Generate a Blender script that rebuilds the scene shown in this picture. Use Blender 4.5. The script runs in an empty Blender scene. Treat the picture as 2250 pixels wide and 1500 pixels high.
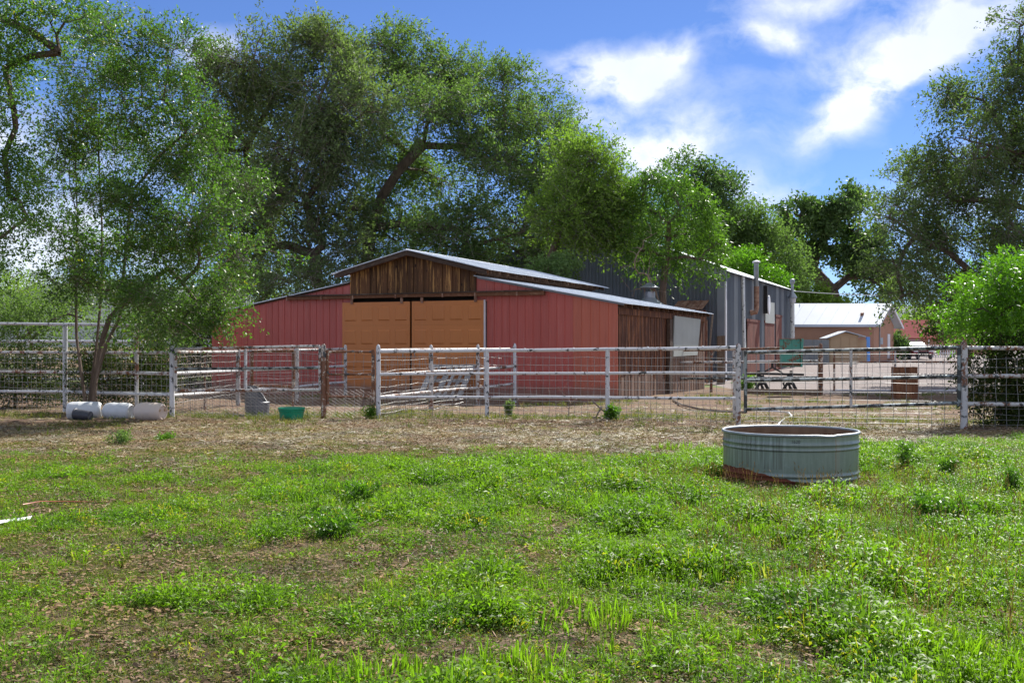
import bpy, math, random
import numpy as np
from mathutils import Vector, noise as mnoise
random.seed(7)
R = math.radians
SC = bpy.context.scene
COL = SC.collection

# ---------------------------------------------------------------- camera, light
EYE = 1.7; FPX = 2350.0; HZ = 762.0
cam = bpy.data.cameras.new('camera'); camo = bpy.data.objects.new('camera', cam); COL.objects.link(camo)
camo.location = (0, 0, EYE); camo.rotation_euler = (R(90), 0, 0)
cam.sensor_width = 36; cam.lens = 36 * FPX / 2250; cam.shift_y = (HZ - 750) / 2250
cam.clip_end = 20000; cam.clip_start = .1
SC.camera = camo
SUN_AZ = 31; SUN_EL = 43                       # azimuth to the right of +Y
sl = bpy.data.lights.new('sun', 'SUN'); sl.energy = 3.5; sl.angle = R(.55); sl.color = (1, .965, .90)
so = bpy.data.objects.new('sun', sl); COL.objects.link(so)
sd = Vector((math.sin(R(SUN_AZ)) * math.cos(R(SUN_EL)), math.cos(R(SUN_AZ)) * math.cos(R(SUN_EL)), math.sin(R(SUN_EL))))
so.rotation_euler = sd.to_track_quat('Z', 'Y').to_euler(); so.location = (5, 20, 40)
SC.view_settings.view_transform = 'Standard'; SC.view_settings.look = 'None'
SC.view_settings.exposure = 1.27; SC.view_settings.gamma = 1
SC.render.engine = 'CYCLES'

world = bpy.data.worlds.new('World'); SC.world = world; world.use_nodes = True

class NT:
    def __init__(s, tree): s.t = tree; s.n = tree.nodes; s.l = tree.links
    def new(s, typ, **kw):
        n = s.n.new(typ)
        for k, v in kw.items():
            if k.startswith('i_'):
                n.inputs[int(k[2:])].default_value = v
            else: setattr(n, k, v)
        return n
    def link(s, a, b): s.l.new(a, b)
    def math(s, op, a, b=None, c=None, clamp=False):
        n = s.n.new('ShaderNodeMath'); n.operation = op; n.use_clamp = clamp
        for i, x in enumerate((a, b, c)):
            if x is None: continue
            if isinstance(x, (int, float)): n.inputs[i].default_value = x
            else: s.l.new(x, n.inputs[i])
        return n.outputs[0]
    def mix(s, fac, a, b, blend='MIX'):
        n = s.n.new('ShaderNodeMix'); n.data_type = 'RGBA'; n.blend_type = blend
        for i, x in ((0, fac), (6, a), (7, b)):
            if isinstance(x, (int, float)): n.inputs[i].default_value = x
            elif isinstance(x, tuple): n.inputs[i].default_value = (*x[:3], 1)
            else: s.l.new(x, n.inputs[i])
        return n.outputs[2]
    def ramp(s, fac, stops):
        n = s.n.new('ShaderNodeValToRGB'); e = n.color_ramp.elements
        while len(e) > 1: e.remove(e[-1])
        e[0].position = stops[0][0]; c = stops[0][1]; e[0].color = (*(c if isinstance(c, tuple) else (c, c, c)), 1)
        for p, c in stops[1:]:
            x = e.new(p); x.color = (*(c if isinstance(c, tuple) else (c, c, c)), 1)
        s.l.new(fac, n.inputs[0]); return n.outputs[0]
    def noise(s, vec, scale, detail=4, rough=.55, w=None):
        n = s.n.new('ShaderNodeTexNoise'); n.inputs['Scale'].default_value = scale
        n.inputs['Detail'].default_value = detail; n.inputs['Roughness'].default_value = rough
        if vec is not None: s.l.new(vec, n.inputs['Vector'])
        return n.outputs['Fac']
    def vmap(s, vec, scale=(1, 1, 1), loc=(0, 0, 0), rot=(0, 0, 0), typ='POINT'):
        n = s.n.new('ShaderNodeMapping'); n.vector_type = typ
        n.inputs['Scale'].default_value = scale; n.inputs['Location'].default_value = loc; n.inputs['Rotation'].default_value = rot
        s.l.new(vec, n.inputs['Vector']); return n.outputs[0]

def build_world():
    w = NT(world.node_tree); w.n.clear()
    out = w.new('ShaderNodeOutputWorld'); bg = w.new('ShaderNodeBackground'); bg.inputs['Strength'].default_value = .11
    sky = w.new('ShaderNodeTexSky'); sky.sky_type = 'NISHITA'; sky.sun_disc = False
    sky.sun_elevation = R(SUN_EL); sky.sun_rotation = R(SUN_AZ)
    sky.altitude = 2000; sky.air_density = 1.0; sky.dust_density = .25; sky.ozone_density = 3.0
    tc = w.new('ShaderNodeTexCoord'); d = tc.outputs['Generated']
    # overall deep, slightly violet blue of high desert air
    base = w.mix(1.0, sky.outputs[0], (.30, .36, .50), 'MULTIPLY')
    warp = w.new('ShaderNodeTexNoise'); warp.inputs['Scale'].default_value = 7; warp.inputs['Detail'].default_value = 5
    w.link(d, warp.inputs['Vector'])
    wv = w.new('ShaderNodeVectorMath', operation='SUBTRACT'); w.link(warp.outputs['Color'], wv.inputs[0]); wv.inputs[1].default_value = (.5, .5, .5)
    ws = w.new('ShaderNodeVectorMath', operation='SCALE'); w.link(wv.outputs[0], ws.inputs[0]); ws.inputs['Scale'].default_value = .075
    wa = w.new('ShaderNodeVectorMath', operation='ADD'); w.link(d, wa.inputs[0]); w.link(ws.outputs[0], wa.inputs[1])
    dv = wa.outputs[0]
    # cloud banks: (u, v, half width, half height, tilt deg, amount)
    banks = [(1290, 165, 120, 52, 3, 1.05), (1400, 190, 110, 45, -8, .75), (1490, 130, 60, 35, -10, .7), (1690, 95, 95, 26, 4, .9),
             (1860, 240, 75, 48, -30, 1.15), (1960, 175, 150, 40, -36, .9), (2130, 55, 200, 70, -22, .62),
             (1790, 15, 220, 36, 0, .6), (1970, 70, 130, 40, -25, .45), (1455, 350, 120, 50, -15, .95), (1315, 300, 80, 45, 20, .8),
             (455, 135, 60, 45, 0, .8), (120, 530, 240, 80, 0, .9), (1660, 420, 170, 40, 8, .42), (1560, 285, 260, 50, 10, .30), (1700, 180, 200, 40, -10, .24),
             (330, 330, 330, 80, 0, .35), (-450, 200, 300, 90, 10, .8), (2900, 220, 400, 110, -20, .8), (1830, 460, 200, 40, 0, .3), (2250, 330, 160, 60, -20, .4)]
    tot = None
    for (u, v, ru, rv, tilt, am) in banks:
        c = Vector(((u - 1125) / FPX, 1, (HZ - v) / FPX)).normalized()
        sub = w.new('ShaderNodeVectorMath', operation='SUBTRACT'); w.link(dv, sub.inputs[0]); sub.inputs[1].default_value = c
        rot = w.vmap(sub.outputs[0], rot=(0, R(-tilt), 0))
        sc = w.vmap(rot, scale=(FPX / ru, 2.0, FPX / rv))
        ln = w.new('ShaderNodeVectorMath', operation='LENGTH'); w.link(sc, ln.inputs[0])
        q = w.math('MULTIPLY', ln.outputs['Value'], ln.outputs['Value'])
        g = w.math('MULTIPLY', w.math('POWER', 2.718, w.math('MULTIPLY', q, -1.0)), am)
        tot = g if tot is None else w.math('ADD', tot, g)
    low = w.noise(w.vmap(d, scale=(1, 1, 2.2)), 3.1, 3)
    # broken cloud added out of view, for brighter and whiter fill light
    vs = w.new('ShaderNodeVectorMath', operation='DISTANCE'); w.link(d, vs.inputs[0]); vs.inputs[1].default_value = Vector((.05, 1, .2)).normalized()
    away = w.ramp(vs.outputs['Value'], [(.35, 0.0), (.8, 1.0)])
    tot = w.math('ADD', tot, w.math('MULTIPLY', w.math('MULTIPLY', w.math('SUBTRACT', low, .34, clamp=True), 4.2), away))
    fine = w.noise(w.vmap(dv, scale=(1, 1, 1.5)), 13, 9, .6)
    dens = w.math('MULTIPLY', tot, w.math('ADD', .18, w.math('MULTIPLY', w.ramp(fine, [(.32, 0.0), (.68, 1.0)]), 1.45)))
    dens = w.math('ADD', dens, w.math('MULTIPLY', w.math('SUBTRACT', fine, .55), .25))
    mask = w.ramp(dens, [(.08, 0.0), (.3, .16), (.6, .42), (.9, .70), (1.0, .78)])
    sep = w.new('ShaderNodeSeparateXYZ'); w.link(d, sep.inputs[0])
    tex = w.noise(dv, 9, 7)
    ccol = w.mix(w.math('MULTIPLY', tex, 1.0), (3.2, 3.5, 4.1), (5.5, 5.5, 5.7))
    col = w.mix(mask, base, ccol)
    w.link(col, bg.inputs[0]); w.link(bg.outputs[0], out.inputs[0])
build_world()

# ---------------------------------------------------------------- materials
MATS = {}
def newmat(name):
    m = bpy.data.materials.new(name); m.use_nodes = True
    t = NT(m.node_tree); b = t.n['Principled BSDF']; MATS[name] = m
    return m, t, b
def bump(t, b, h, strength=.3, dist=.01):
    n = t.new('ShaderNodeBump'); n.inputs['Strength'].default_value = strength; n.inputs['Distance'].default_value = dist
    t.link(h, n.inputs['Height']); t.link(n.outputs[0], b.inputs['Normal'])
def coords(t): return t.new('ShaderNodeTexCoord').outputs['Object']
def orand(t): return t.new('ShaderNodeObjectInfo').outputs['Random']

def noisy(name, c1, c2, scale=3, rough=.7, metal=0, stretch=(1, 1, 1), bs=.2, bd=.01, vary=.15, detail=6, spec=.5):
    m, t, b = newmat(name); co = t.vmap(coords(t), scale=stretch)
    n = t.noise(co, scale, detail); f = t.ramp(n, [(.3, 0.0), (.7, 1.0)])
    c = t.mix(f, c1, c2)
    v = t.math('ADD', 1 - vary, t.math('MULTIPLY', orand(t), 2 * vary))
    vv = t.new('ShaderNodeVectorMath', operation='SCALE'); t.link(c, vv.inputs[0]); t.link(v, vv.inputs['Scale'])
    t.link(vv.outputs[0], b.inputs['Base Color'])
    b.inputs['Roughness'].default_value = rough; b.inputs['Metallic'].default_value = metal
    b.inputs['Specular IOR Level'].default_value = spec
    bump(t, b, t.noise(co, scale * 6, 4), bs, bd)
    return m

def painted_pipe(name, base, rustamt, dark=.0, rough=.5, metal=0):
    m, t, b = newmat(name); co = coords(t)
    n = t.noise(co, 3.3, 8, .72); n2 = t.noise(t.vmap(co, loc=(5, 3, 1)), 17, 5, .6)
    s = t.math('ADD', t.math('MULTIPLY', n, .75), t.math('MULTIPLY', n2, .3))
    f = t.ramp(s, [(.66 - rustamt, 0.0), (.70 - rustamt, 1.0)])
    rust = t.mix(t.noise(co, 26, 3), (.075, .028, .012), (.28, .11, .045))
    wc = t.mix(t.noise(co, 9, 5), base, tuple(x * .78 for x in base))
    c = t.mix(f, wc, rust)
    if dark:
        g = t.ramp(t.noise(t.vmap(co, loc=(1, 7, 4)), 6, 8, .7), [(.60 - dark, 0.0), (.63 - dark, 1.0)])
        c = t.mix(g, c, (.05, .055, .055))
    t.link(c, b.inputs['Base Color']); b.inputs['Roughness'].default_value = rough; b.inputs['Metallic'].default_value = metal
    bump(t, b, s, .25, .004)
    return m

def wood(name, c1, c2, c3, vary=.35, streak=.5, axis=2, rough=.85, knots=True):
    m, t, b = newmat(name); co = coords(t)
    off = t.new('ShaderNodeCombineXYZ'); r = orand(t); t.link(t.math('MULTIPLY', r, 37), off.inputs[0]); t.link(t.math('MULTIPLY', r, 91), off.inputs[1]); t.link(t.math('MULTIPLY', r, 17), off.inputs[2])
    ad = t.new('ShaderNodeVectorMath', operation='ADD'); t.link(co, ad.inputs[0]); t.link(off.outputs[0], ad.inputs[1])
    sc = [9, 9, 9]; sc[axis] = .55
    g = t.noise(t.vmap(ad.outputs[0], scale=tuple(sc)), 2.2, 8, .65)
    sc2 = [26, 26, 26]; sc2[axis] = 1.2
    g2 = t.noise(t.vmap(ad.outputs[0], scale=tuple(sc2)), 2.0, 5, .6)
    c = t.mix(t.ramp(g, [(.35, 0.0), (.65, 1.0)]), c1, c2)
    lightf = t.ramp(t.noise(t.vmap(ad.outputs[0], scale=tuple(sc), loc=(4, 4, 9)), 1.3, 6, .7), [(1.0 - streak, 0.0), (1.06 - streak, 1.0)])
    c = t.mix(lightf, c, c3)
    if knots:
        vo = t.new('ShaderNodeTexVoronoi'); vo.inputs['Scale'].default_value = 3.2
        kk = [1, 1, 1]; kk[axis] = .6
        t.link(t.vmap(ad.outputs[0], scale=tuple(kk)), vo.inputs['Vector'])
        k = t.ramp(vo.outputs['Distance'], [(.08, 1.0), (.13, 0.0)]); c = t.mix(k, c, tuple(x * .35 for x in c1))
    c = t.mix(t.math('MULTIPLY', g2, .55), c, tuple(x * .45 for x in c1))
    v = t.math('ADD', 1 - vary, t.math('MULTIPLY', r, 2 * vary))
    vv = t.new('ShaderNodeVectorMath', operation='SCALE'); t.link(c, vv.inputs[0]); t.link(v, vv.inputs['Scale'])
    t.link(vv.outputs[0], b.inputs['Base Color']); b.inputs['Roughness'].default_value = rough
    bump(t, b, g2, .6, .006)
    return m

def leafmat(name, dark, light, odd=None, trans=.45, rough=.42, spec=.5, inst=False, oddat=.93):
    m, t, b = newmat(name)
    if inst: tone = t.new('ShaderNodeObjectInfo').outputs['Random']
    else: tone = t.new('ShaderNodeAttribute', attribute_name='tone').outputs['Fac']
    st = [(0, dark), (oddat - .02, light)]
    if odd: st += [(oddat, odd)]
    c = t.ramp(tone, st)
    if inst:
        pos = t.new('ShaderNodeNewGeometry').outputs['Position']
        pn = t.ramp(t.noise(pos, .9, 4), [(.38, 0.0), (.62, 1.0)])
        c = t.mix(t.math('MULTIPLY', pn, .6), c, tuple(x * y for x, y in zip(light, (1.25, 1.12, .7))))
        fl = t.new('ShaderNodeAttribute', attribute_name='tone').outputs['Fac']
        k = t.math('ADD', .65, t.math('MULTIPLY', fl, .7))
        vv = t.new('ShaderNodeVectorMath', operation='SCALE'); t.link(c, vv.inputs[0]); t.link(k, vv.inputs['Scale']); c = vv.outputs[0]
    t.link(c, b.inputs['Base Color']); b.inputs['Roughness'].default_value = rough; b.inputs['Specular IOR Level'].default_value = spec
    tr = t.new('ShaderNodeBsdfTranslucent')
    tcn = t.mix(1.0, c, (1.08, 1.35, .48), 'MULTIPLY'); t.link(tcn, tr.inputs['Color'])
    mx = t.new('ShaderNodeMixShader'); mx.inputs[0].default_value = trans
    t.link(b.outputs[0], mx.inputs[1]); t.link(tr.outputs[0], mx.inputs[2])
    t.link(mx.outputs[0], t.n['Material Output'].inputs[0])
    return m

WHITE = painted_pipe('white_pipe_paint', (.68, .68, .69), .05, dark=.03)
WHITE2 = painted_pipe('weathered_pipe_paint', (.60, .58, .56), .125, dark=.04)
RUSTY = painted_pipe('rusty_pipe_paint', (.66, .58, .48), .2, dark=.04)
GALVP = painted_pipe('worn_green_grey_pipe', (.32, .36, .36), .06, dark=.12, rough=.4, metal=.4)
WIRE = noisy('galvanised_wire', (.20, .195, .19), (.34, .33, .32), 4, .5, .4, vary=.05)
WIREL = noisy('bright_wire', (.20, .195, .19), (.32, .31, .30), 4, .45, .4, vary=.05)
def siding(name, c1, c2, wear=1.0):
    m, t, b = newmat(name); pos = t.new('ShaderNodeNewGeometry').outputs['Position']; s_ = t.new('ShaderNodeSeparateXYZ'); t.link(pos, s_.inputs[0])
    c = t.mix(t.ramp(t.noise(t.vmap(pos, scale=(1, 1, .4)), .8, 6), [(.3, 0.0), (.7, 1.0)]), c1, c2)
    c = t.mix(t.math('MULTIPLY', t.ramp(t.noise(t.vmap(pos, scale=(9, 9, .35)), 1.2, 6, .7), [(.5, 0.0), (.68, 1.0)]), .35 * wear), c, tuple(x * .62 for x in c1))
    c = t.mix(t.math('MULTIPLY', t.ramp(t.noise(t.vmap(pos, scale=(6, 6, .25), loc=(3, 1, 8)), 1.5, 5, .7), [(.56, 0.0), (.72, 1.0)]), .3 * wear), c, (.55, .30, .26))
    h = t.math('SUBTRACT', s_.outputs[2], t.math('MULTIPLY', t.noise(pos, 3.5, 6, .7), .55))
    c = t.mix(t.ramp(h, [(.0, .75), (.22, 0.0)]), c, (.24, .15, .11))
    v = t.math('ADD', .95, t.math('MULTIPLY', orand(t), .1)); vv = t.new('ShaderNodeVectorMath', operation='SCALE'); t.link(c, vv.inputs[0]); t.link(v, vv.inputs['Scale'])
    t.link(vv.outputs[0], b.inputs['Base Color']); b.inputs['Roughness'].default_value = .45
    bump(t, b, t.noise(t.vmap(pos, scale=(1, 1, .5)), 1.6, 3), .25, .02)
    return m
RED = siding('red_metal_siding', (.47, .100, .078), (.52, .118, .092))
REDO = siding('orange_red_siding', (.50, .130, .075), (.54, .150, .092))  # slightly lighter and more orange than the other siding
OCHRE = siding('ochre_door_paint', (.56, .190, .046), (.60, .212, .054), .3)
ROOFM = noisy('galvanised_roofing', (.62, .67, .72), (.74, .78, .82), 2.0, .42, .25, vary=.06, bs=.08)
ROOFW = noisy('white_metal_roof', (.44, .49, .56), (.52, .57, .64), .6, .6, 0, vary=.03, bs=.02)
PLANK = wood('dark_stained_planks', (.105, .045, .018), (.19, .085, .032), (.56, .30, .10), streak=.46)
SIDEB = wood('weathered_side_boards', (.085, .030, .015), (.17, .062, .027), (.50, .21, .085), streak=.47, knots=False)
SIDEF = wood('faded_side_boards', (.20, .12, .08), (.33, .21, .15), (.42, .3, .22), streak=.45, knots=False)
BEAMW = wood('track_beam_wood', (.16, .065, .03), (.24, .10, .045), (.30, .16, .09), axis=0, streak=.45, knots=False)
BEAMD = wood('dark_old_timber', (.07, .045, .032), (.12, .075, .05), (.18, .12, .08), axis=0, streak=.45, knots=False)
RAFT = wood('rafter_wood', (.07, .035, .02), (.12, .06, .03), (.2, .11, .06), knots=False)
GREYW = wood('grey_pallet_wood', (.32, .30, .28), (.46, .44, .42), (.55, .53, .5), knots=False)
POSTW = wood('brown_post_wood', (.17, .11, .07), (.25, .17, .11), (.3, .22, .15))
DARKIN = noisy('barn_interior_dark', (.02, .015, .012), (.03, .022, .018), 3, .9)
PALE = noisy('pale_fibre_panel', (.40, .42, .38), (.47, .49, .45), 1.5, .7, vary=.02, bs=.05)
SHED = noisy('blue_grey_steel', (.115, .135, .162), (.155, .178, .208), 1.1, .5, .25, stretch=(1, 1, .3), vary=.04, bs=.06, bd=.004)
SHEDT = noisy('grey_steel_trim', (.20, .225, .255), (.25, .275, .31), 1.3, .5, .3, vary=.04, bs=.05)
SHEDL = noisy('streaked_light_steel', (.22, .245, .27), (.32, .345, .365), 2.3, .5, .2, stretch=(1, 1, .25), vary=.1, bs=.05)
WHSTR = painted_pipe('flaking_white_post', (.72, .74, .70), .03, dark=.03)
RDOOR = wood('red_brown_doors', (.13, .033, .018), (.20, .055, .030), (.30, .10, .06), knots=False, vary=.12)
RUST = noisy('rusty_sheet', (.17, .06, .03), (.42, .27, .19), 5, .85, .1, vary=.15)
GALV = noisy('dull_galvanised', (.26, .29, .31), (.40, .43, .45), 3, .45, .5, vary=.05)
GLASSW = noisy('milky_lamp_glass', (.6, .62, .66), (.75, .77, .8), 2, .2)
ADOBE = noisy('adobe_stucco', (.40, .215, .14), (.45, .245, .16), 1.5, .9, vary=.03)
TAN = noisy('tan_shed_siding', (.44, .31, .19), (.49, .35, .22), 1.5, .8, vary=.06)
ROSE = noisy('rose_metal_roof', (.26, .075, .07), (.30, .095, .09), .5, .95, spec=.05)
BLUE = noisy('blue_paint', (.10, .28, .72), (.13, .33, .8), 2, .5)
WPAINT = noisy('white_paint', (.74, .74, .76), (.8, .8, .82), 2, .5)
ORANGE = noisy('faded_orange_plastic', (.5, .13, .06), (.6, .18, .09), 3, .5)
TURQ = painted_pipe('chipped_turquoise_paint', (.09, .36, .27), .11)
TURQR = wood('rusty_box_floor', (.12, .04, .02), (.2, .08, .03), (.1, .3, .2), axis=0, knots=False)
BLACKM = noisy('black_iron', (.02, .02, .02), (.05, .045, .04), 9, .6, .4)
TUBG = noisy('green_rubber_tub', (.005, .25, .13), (.008, .30, .16), 4, .35, vary=.02, bs=.03)
GREYP = noisy('grey_plastic', (.10, .105, .125), (.16, .165, .19), 4, .5, bs=.1)
DGREY = noisy('dark_grey_rubber', (.03, .032, .04), (.055, .058, .07), 4, .5)
BARK = noisy('grey_brown_bark', (.075, .052, .036), (.18, .13, .095), 7, .9, stretch=(1, 1, .25), bs=.8, bd=.03)
BARKP = noisy('pale_dry_branch', (.25, .18, .13), (.36, .27, .2), 7, .9, stretch=(1, 1, .25), bs=.5, bd=.01)
TWIG = noisy('grey_twig', (.16, .13, .10), (.30, .26, .22), 5, .8)
BRIND = wood('crate_brown_boards', (.14, .05, .022), (.24, .10, .04), (.32, .15, .07), knots=False)
CARR = noisy('dark_red_car_paint', (.20, .006, .014), (.22, .008, .018), 1, .2, spec=.8)
CARG = noisy('car_glass', (.03, .04, .05), (.05, .06, .07), 1, .08, spec=1)
CHROME = noisy('bright_headlight', (.7, .7, .72), (.8, .8, .82), 1, .15, .6)
ROCK = noisy('pinkish_stone', (.30, .19, .15), (.40, .28, .22), 9, .9)
HOSE = noisy('pale_hose', (.55, .55, .58), (.65, .65, .68), 9, .4)
STICK = noisy('weathered_stick', (.16, .12, .09), (.26, .2, .15), 9, .9)

def drum_mat(name, c1, c2):
    m, t, b = newmat(name); co = coords(t)
    c = t.mix(t.noise(co, 3, 6), c1, c2)
    s = t.new('ShaderNodeSeparateXYZ'); t.link(co, s.inputs[0])
    dirt = t.ramp(t.math('ADD', t.noise(co, 12, 6), t.math('MULTIPLY', s.outputs[2], -.9)), [(.50, 0.0), (.75, .45)])
    c = t.mix(dirt, c, (.30, .2, .13))
    t.link(c, b.inputs['Base Color']); b.inputs['Roughness'].default_value = .4
    b.inputs['Subsurface Weight'].default_value = .15; b.inputs['Subsurface Radius'].default_value = (.1, .09, .07)
    bump(t, b, t.noise(co, 5, 3), .15, .02)
    return m
DRUMW = drum_mat('white_drum_plastic', (.70, .72, .74), (.62, .62, .60))
DRUMP = drum_mat('yellowed_drum_plastic', (.70, .59, .50), (.64, .52, .43))

def tank_mat():
    m, t, b = newmat('weathered_zinc_tank'); co = coords(t)
    s = t.new('ShaderNodeSeparateXYZ'); t.link(co, s.inputs[0])
    ang = t.math('ARCTAN2', s.outputs[0], t.math('MULTIPLY', s.outputs[1], -1))   # 0 at the front
    cv = t.new('ShaderNodeCombineXYZ'); t.link(ang, cv.inputs[0]); t.link(s.outputs[2], cv.inputs[1])
    st = t.noise(t.vmap(cv.outputs[0], scale=(9, 1.1, 1)), 2.2, 7, .65)
    base = t.mix(t.ramp(st, [(.3, 0.0), (.7, 1.0)]), (.185, .225, .195), (.270, .315, .275))
    sw = t.noise(t.vmap(co, scale=(1, 1, 2)), 14, 5, .7)
    base = t.mix(t.math('MULTIPLY', t.ramp(sw, [(.55, 0.0), (.72, 1.0)]), .4), base, (.30, .36, .33))
    # dark and pale drips on the left third
    dr = t.noise(t.vmap(cv.outputs[0], scale=(26, .7, 1)), 1.4, 4, .5)
    leftm = t.ramp(ang, [(0.0, 1.0), (.001, 1.0)])
    lm = t.math('MULTIPLY', t.math('LESS_THAN', ang, -.35), t.math('GREATER_THAN', s.outputs[2], .18))
    base = t.mix(t.math('MULTIPLY', lm, t.ramp(dr, [(.5, 0.0), (.62, .5)])), base, (.075, .065, .05))
    base = t.mix(t.math('MULTIPLY', t.math('LESS_THAN', ang, .1), t.ramp(dr, [(.34, .55), (.42, 0.0)])), base, (.42, .46, .42))
    # seam with a rust line
    seam = t.ramp(t.math('ABSOLUTE', t.math('SUBTRACT', ang, .44)), [(.004, 1.0), (.01, 0.0)])
    base = t.mix(t.math('MULTIPLY', seam, .8), base, (.22, .11, .05))
    seam2 = t.ramp(t.math('ABSOLUTE', t.math('SUBTRACT', ang, .475)), [(.03, .35), (.055, 0.0)])
    base = t.mix(seam2, base, (.36, .34, .29))
    # rust at the foot, climbing to the left
    hh = t.math('ADD', s.outputs[2], t.math('MULTIPLY', t.noise(cv.outputs[0], 9, 7, .65), .07))
    lim = t.math('MULTIPLY', t.math('SUBTRACT', -.02, ang), .155)
    lim = t.math('ADD', t.math('MINIMUM', lim, .145), .055)
    rm = t.math('MULTIPLY', t.math('LESS_THAN', hh, lim), t.math('LESS_THAN', ang, 1.6))
    rust = t.mix(t.noise(co, 18, 6), (.12, .034, .018), (.24, .075, .038))
    base = t.mix(rm, base, rust)
    # rust just under the rim
    rr = t.math('GREATER_THAN', t.math('ADD', s.outputs[2], t.math('MULTIPLY', t.noise(cv.outputs[0], 7, 5), .03)), .592)
    base = t.mix(t.math('MULTIPLY', rr, .7), base, (.14, .08, .045))
    t.link(base, b.inputs['Base Color']); b.inputs['Metallic'].default_value = .35
    t.link(t.math('ADD', .38, t.math('MULTIPLY', rm, .5)), b.inputs['Roughness'])
    bump(t, b, sw, .15, .004)
    return m
TANKM = tank_mat()
TANKIN = noisy('tank_inner_rust', (.15, .085, .045), (.26, .17, .10), 5, .8, stretch=(1, 1, .4))

def ground_mat():
    m, t, b = newmat('pasture_earth'); pos = t.new('ShaderNodeNewGeometry').outputs['Position']
    s = t.new('ShaderNodeSeparateXYZ'); t.link(pos, s.inputs[0])
    n1 = t.noise(pos, .55, 7, .6); n2 = t.noise(pos, 6, 6, .65); n3 = t.noise(pos, 38, 5, .7)
    dirt = t.mix(t.ramp(n2, [(.3, 0.0), (.7, 1.0)]), (.105, .058, .036), (.20, .122, .080))
    dirt = t.mix(t.ramp(n3, [(.55, 0.0), (.75, .6)]), dirt, (.36, .26, .19))
    dirt = t.mix(t.ramp(t.noise(pos, 1.3, 5), [(.42, 0.0), (.6, .5)]), dirt, (.22, .175, .105))
    # trampled straw band before the fence
    yb = t.math('ADD', s.outputs[1], t.math('MULTIPLY', t.math('SUBTRACT', n1, .5), 5))
    band = t.math('MULTIPLY', t.ramp(t.math('MULTIPLY', yb, .02), [(.34, 0.0), (.38, 1.0)]), t.ramp(t.math('MULTIPLY', yb, .02), [(.44, 1.0), (.48, 0.0)]))
    strawn = t.noise(t.vmap(pos, scale=(1, 3, 1)), 22, 5, .7)
    dirt = t.mix(t.math('MULTIPLY', band, t.ramp(strawn, [(.45, .0), (.68, .6)])), dirt, (.34, .30, .20))
    # dark olive tone between the plants close by
    near = t.ramp(t.math('MULTIPLY', t.math('ADD', yb, t.math('MULTIPLY', s.outputs[0], -.12)), .02), [(.33, 1.0), (.38, 0.0)])
    gm = t.math('MULTIPLY', near, t.ramp(t.noise(pos, 3.2, 6, .7), [(.38, .15), (.6, .75)]))
    dirt = t.mix(gm, dirt, (.045, .050, .018))
    # gravel yard
    xg = t.math('ADD', s.outputs[1], t.math('MULTIPLY', t.math('SUBTRACT', n1, .5), 3))
    gr = t.math('MULTIPLY', t.ramp(t.math('MULTIPLY', xg, .01), [(.375, 0.0), (.405, 1.0)]), t.math('GREATER_THAN', s.outputs[0], 9.0))
    vo = t.new('ShaderNodeTexVoronoi'); vo.inputs['Scale'].default_value = 9; t.link(pos, vo.inputs['Vector'])
    grc = t.mix(t.noise(t.vmap(pos, scale=(1, 1, 1)), 2.1, 7, .75), (.17, .14, .13), (.31, .265, .245))
    dirt = t.mix(gr, dirt, grc)
    gg = t.math('MULTIPLY', t.math('GREATER_THAN', s.outputs[1], 45), t.ramp(t.noise(pos, .12, 5), [(.52, 0.0), (.58, .8)]))
    gg = t.math('MULTIPLY', gg, t.math('SUBTRACT', 1, gr))
    dirt = t.mix(gg, dirt, (.10, .15, .04))
    t.link(dirt, b.inputs['Base Color']); b.inputs['Roughness'].default_value = .95; b.inputs['Specular IOR Level'].default_value = .2
    hgt = t.math('ADD', t.math('MULTIPLY', n2, .7), t.math('MULTIPLY', n3, .5))
    bump(t, b, hgt, .9, .05)
    return m
GROUND = ground_mat()
def hill_mat():
    return noisy('hazed_scrub_hillside', (.13, .15, .16), (.17, .19, .20), .004, 1.0, bs=0)  # slight blue-grey distance haze put into the hill colour
HILL = hill_mat()

L_LEFT = leafmat('sapling_elm_leaf', (.050, .105, .022), (.145, .250, .052), (.34, .30, .05), trans=.5, rough=.42, oddat=.975)
L_ELM = leafmat('grey_green_elm_leaf', (.088, .122, .060), (.190, .240, .112), trans=.5, rough=.6, spec=.25)
L_ELM2 = leafmat('mid_green_elm_leaf', (.084, .134, .052), (.180, .256, .092), trans=.5, rough=.6, spec=.25)
L_YEL = leafmat('yellow_green_leaf', (.105, .17, .036), (.25, .35, .07), trans=.55, rough=.55, spec=.3)
L_AIL = leafmat('feathery_green_leaf', (.065, .135, .020), (.150, .255, .040), trans=.5, rough=.42)
L_COT = leafmat('cottonwood_leaf', (.065, .115, .044), (.14, .215, .078), trans=.45, rough=.5, spec=.3)
L_RIGHT = leafmat('dark_elm_leaf', (.072, .108, .046), (.160, .215, .086), trans=.52, rough=.55, spec=.3)
L_SHRUB = leafmat('bright_shrub_leaf', (.075, .17, .012), (.17, .33, .028), trans=.52, rough=.38)
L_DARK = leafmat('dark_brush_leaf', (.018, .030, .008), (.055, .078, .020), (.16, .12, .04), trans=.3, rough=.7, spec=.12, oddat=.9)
L_GRASS = leafmat('meadow_blade', (.058, .122, .012), (.185, .305, .028), (.34, .28, .09), trans=.58, rough=.6, spec=.25, inst=True, oddat=.98)
L_WEED = leafmat('meadow_leaf', (.052, .118, .012), (.180, .305, .030), (.45, .36, .04), trans=.56, rough=.47, spec=.36, inst=True, oddat=.955)
L_MAT = leafmat('short_turf_leaf', (.075, .100, .026), (.155, .185, .055), (.24, .17, .08), trans=.42, rough=.6, spec=.25, inst=True, oddat=.72)
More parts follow.
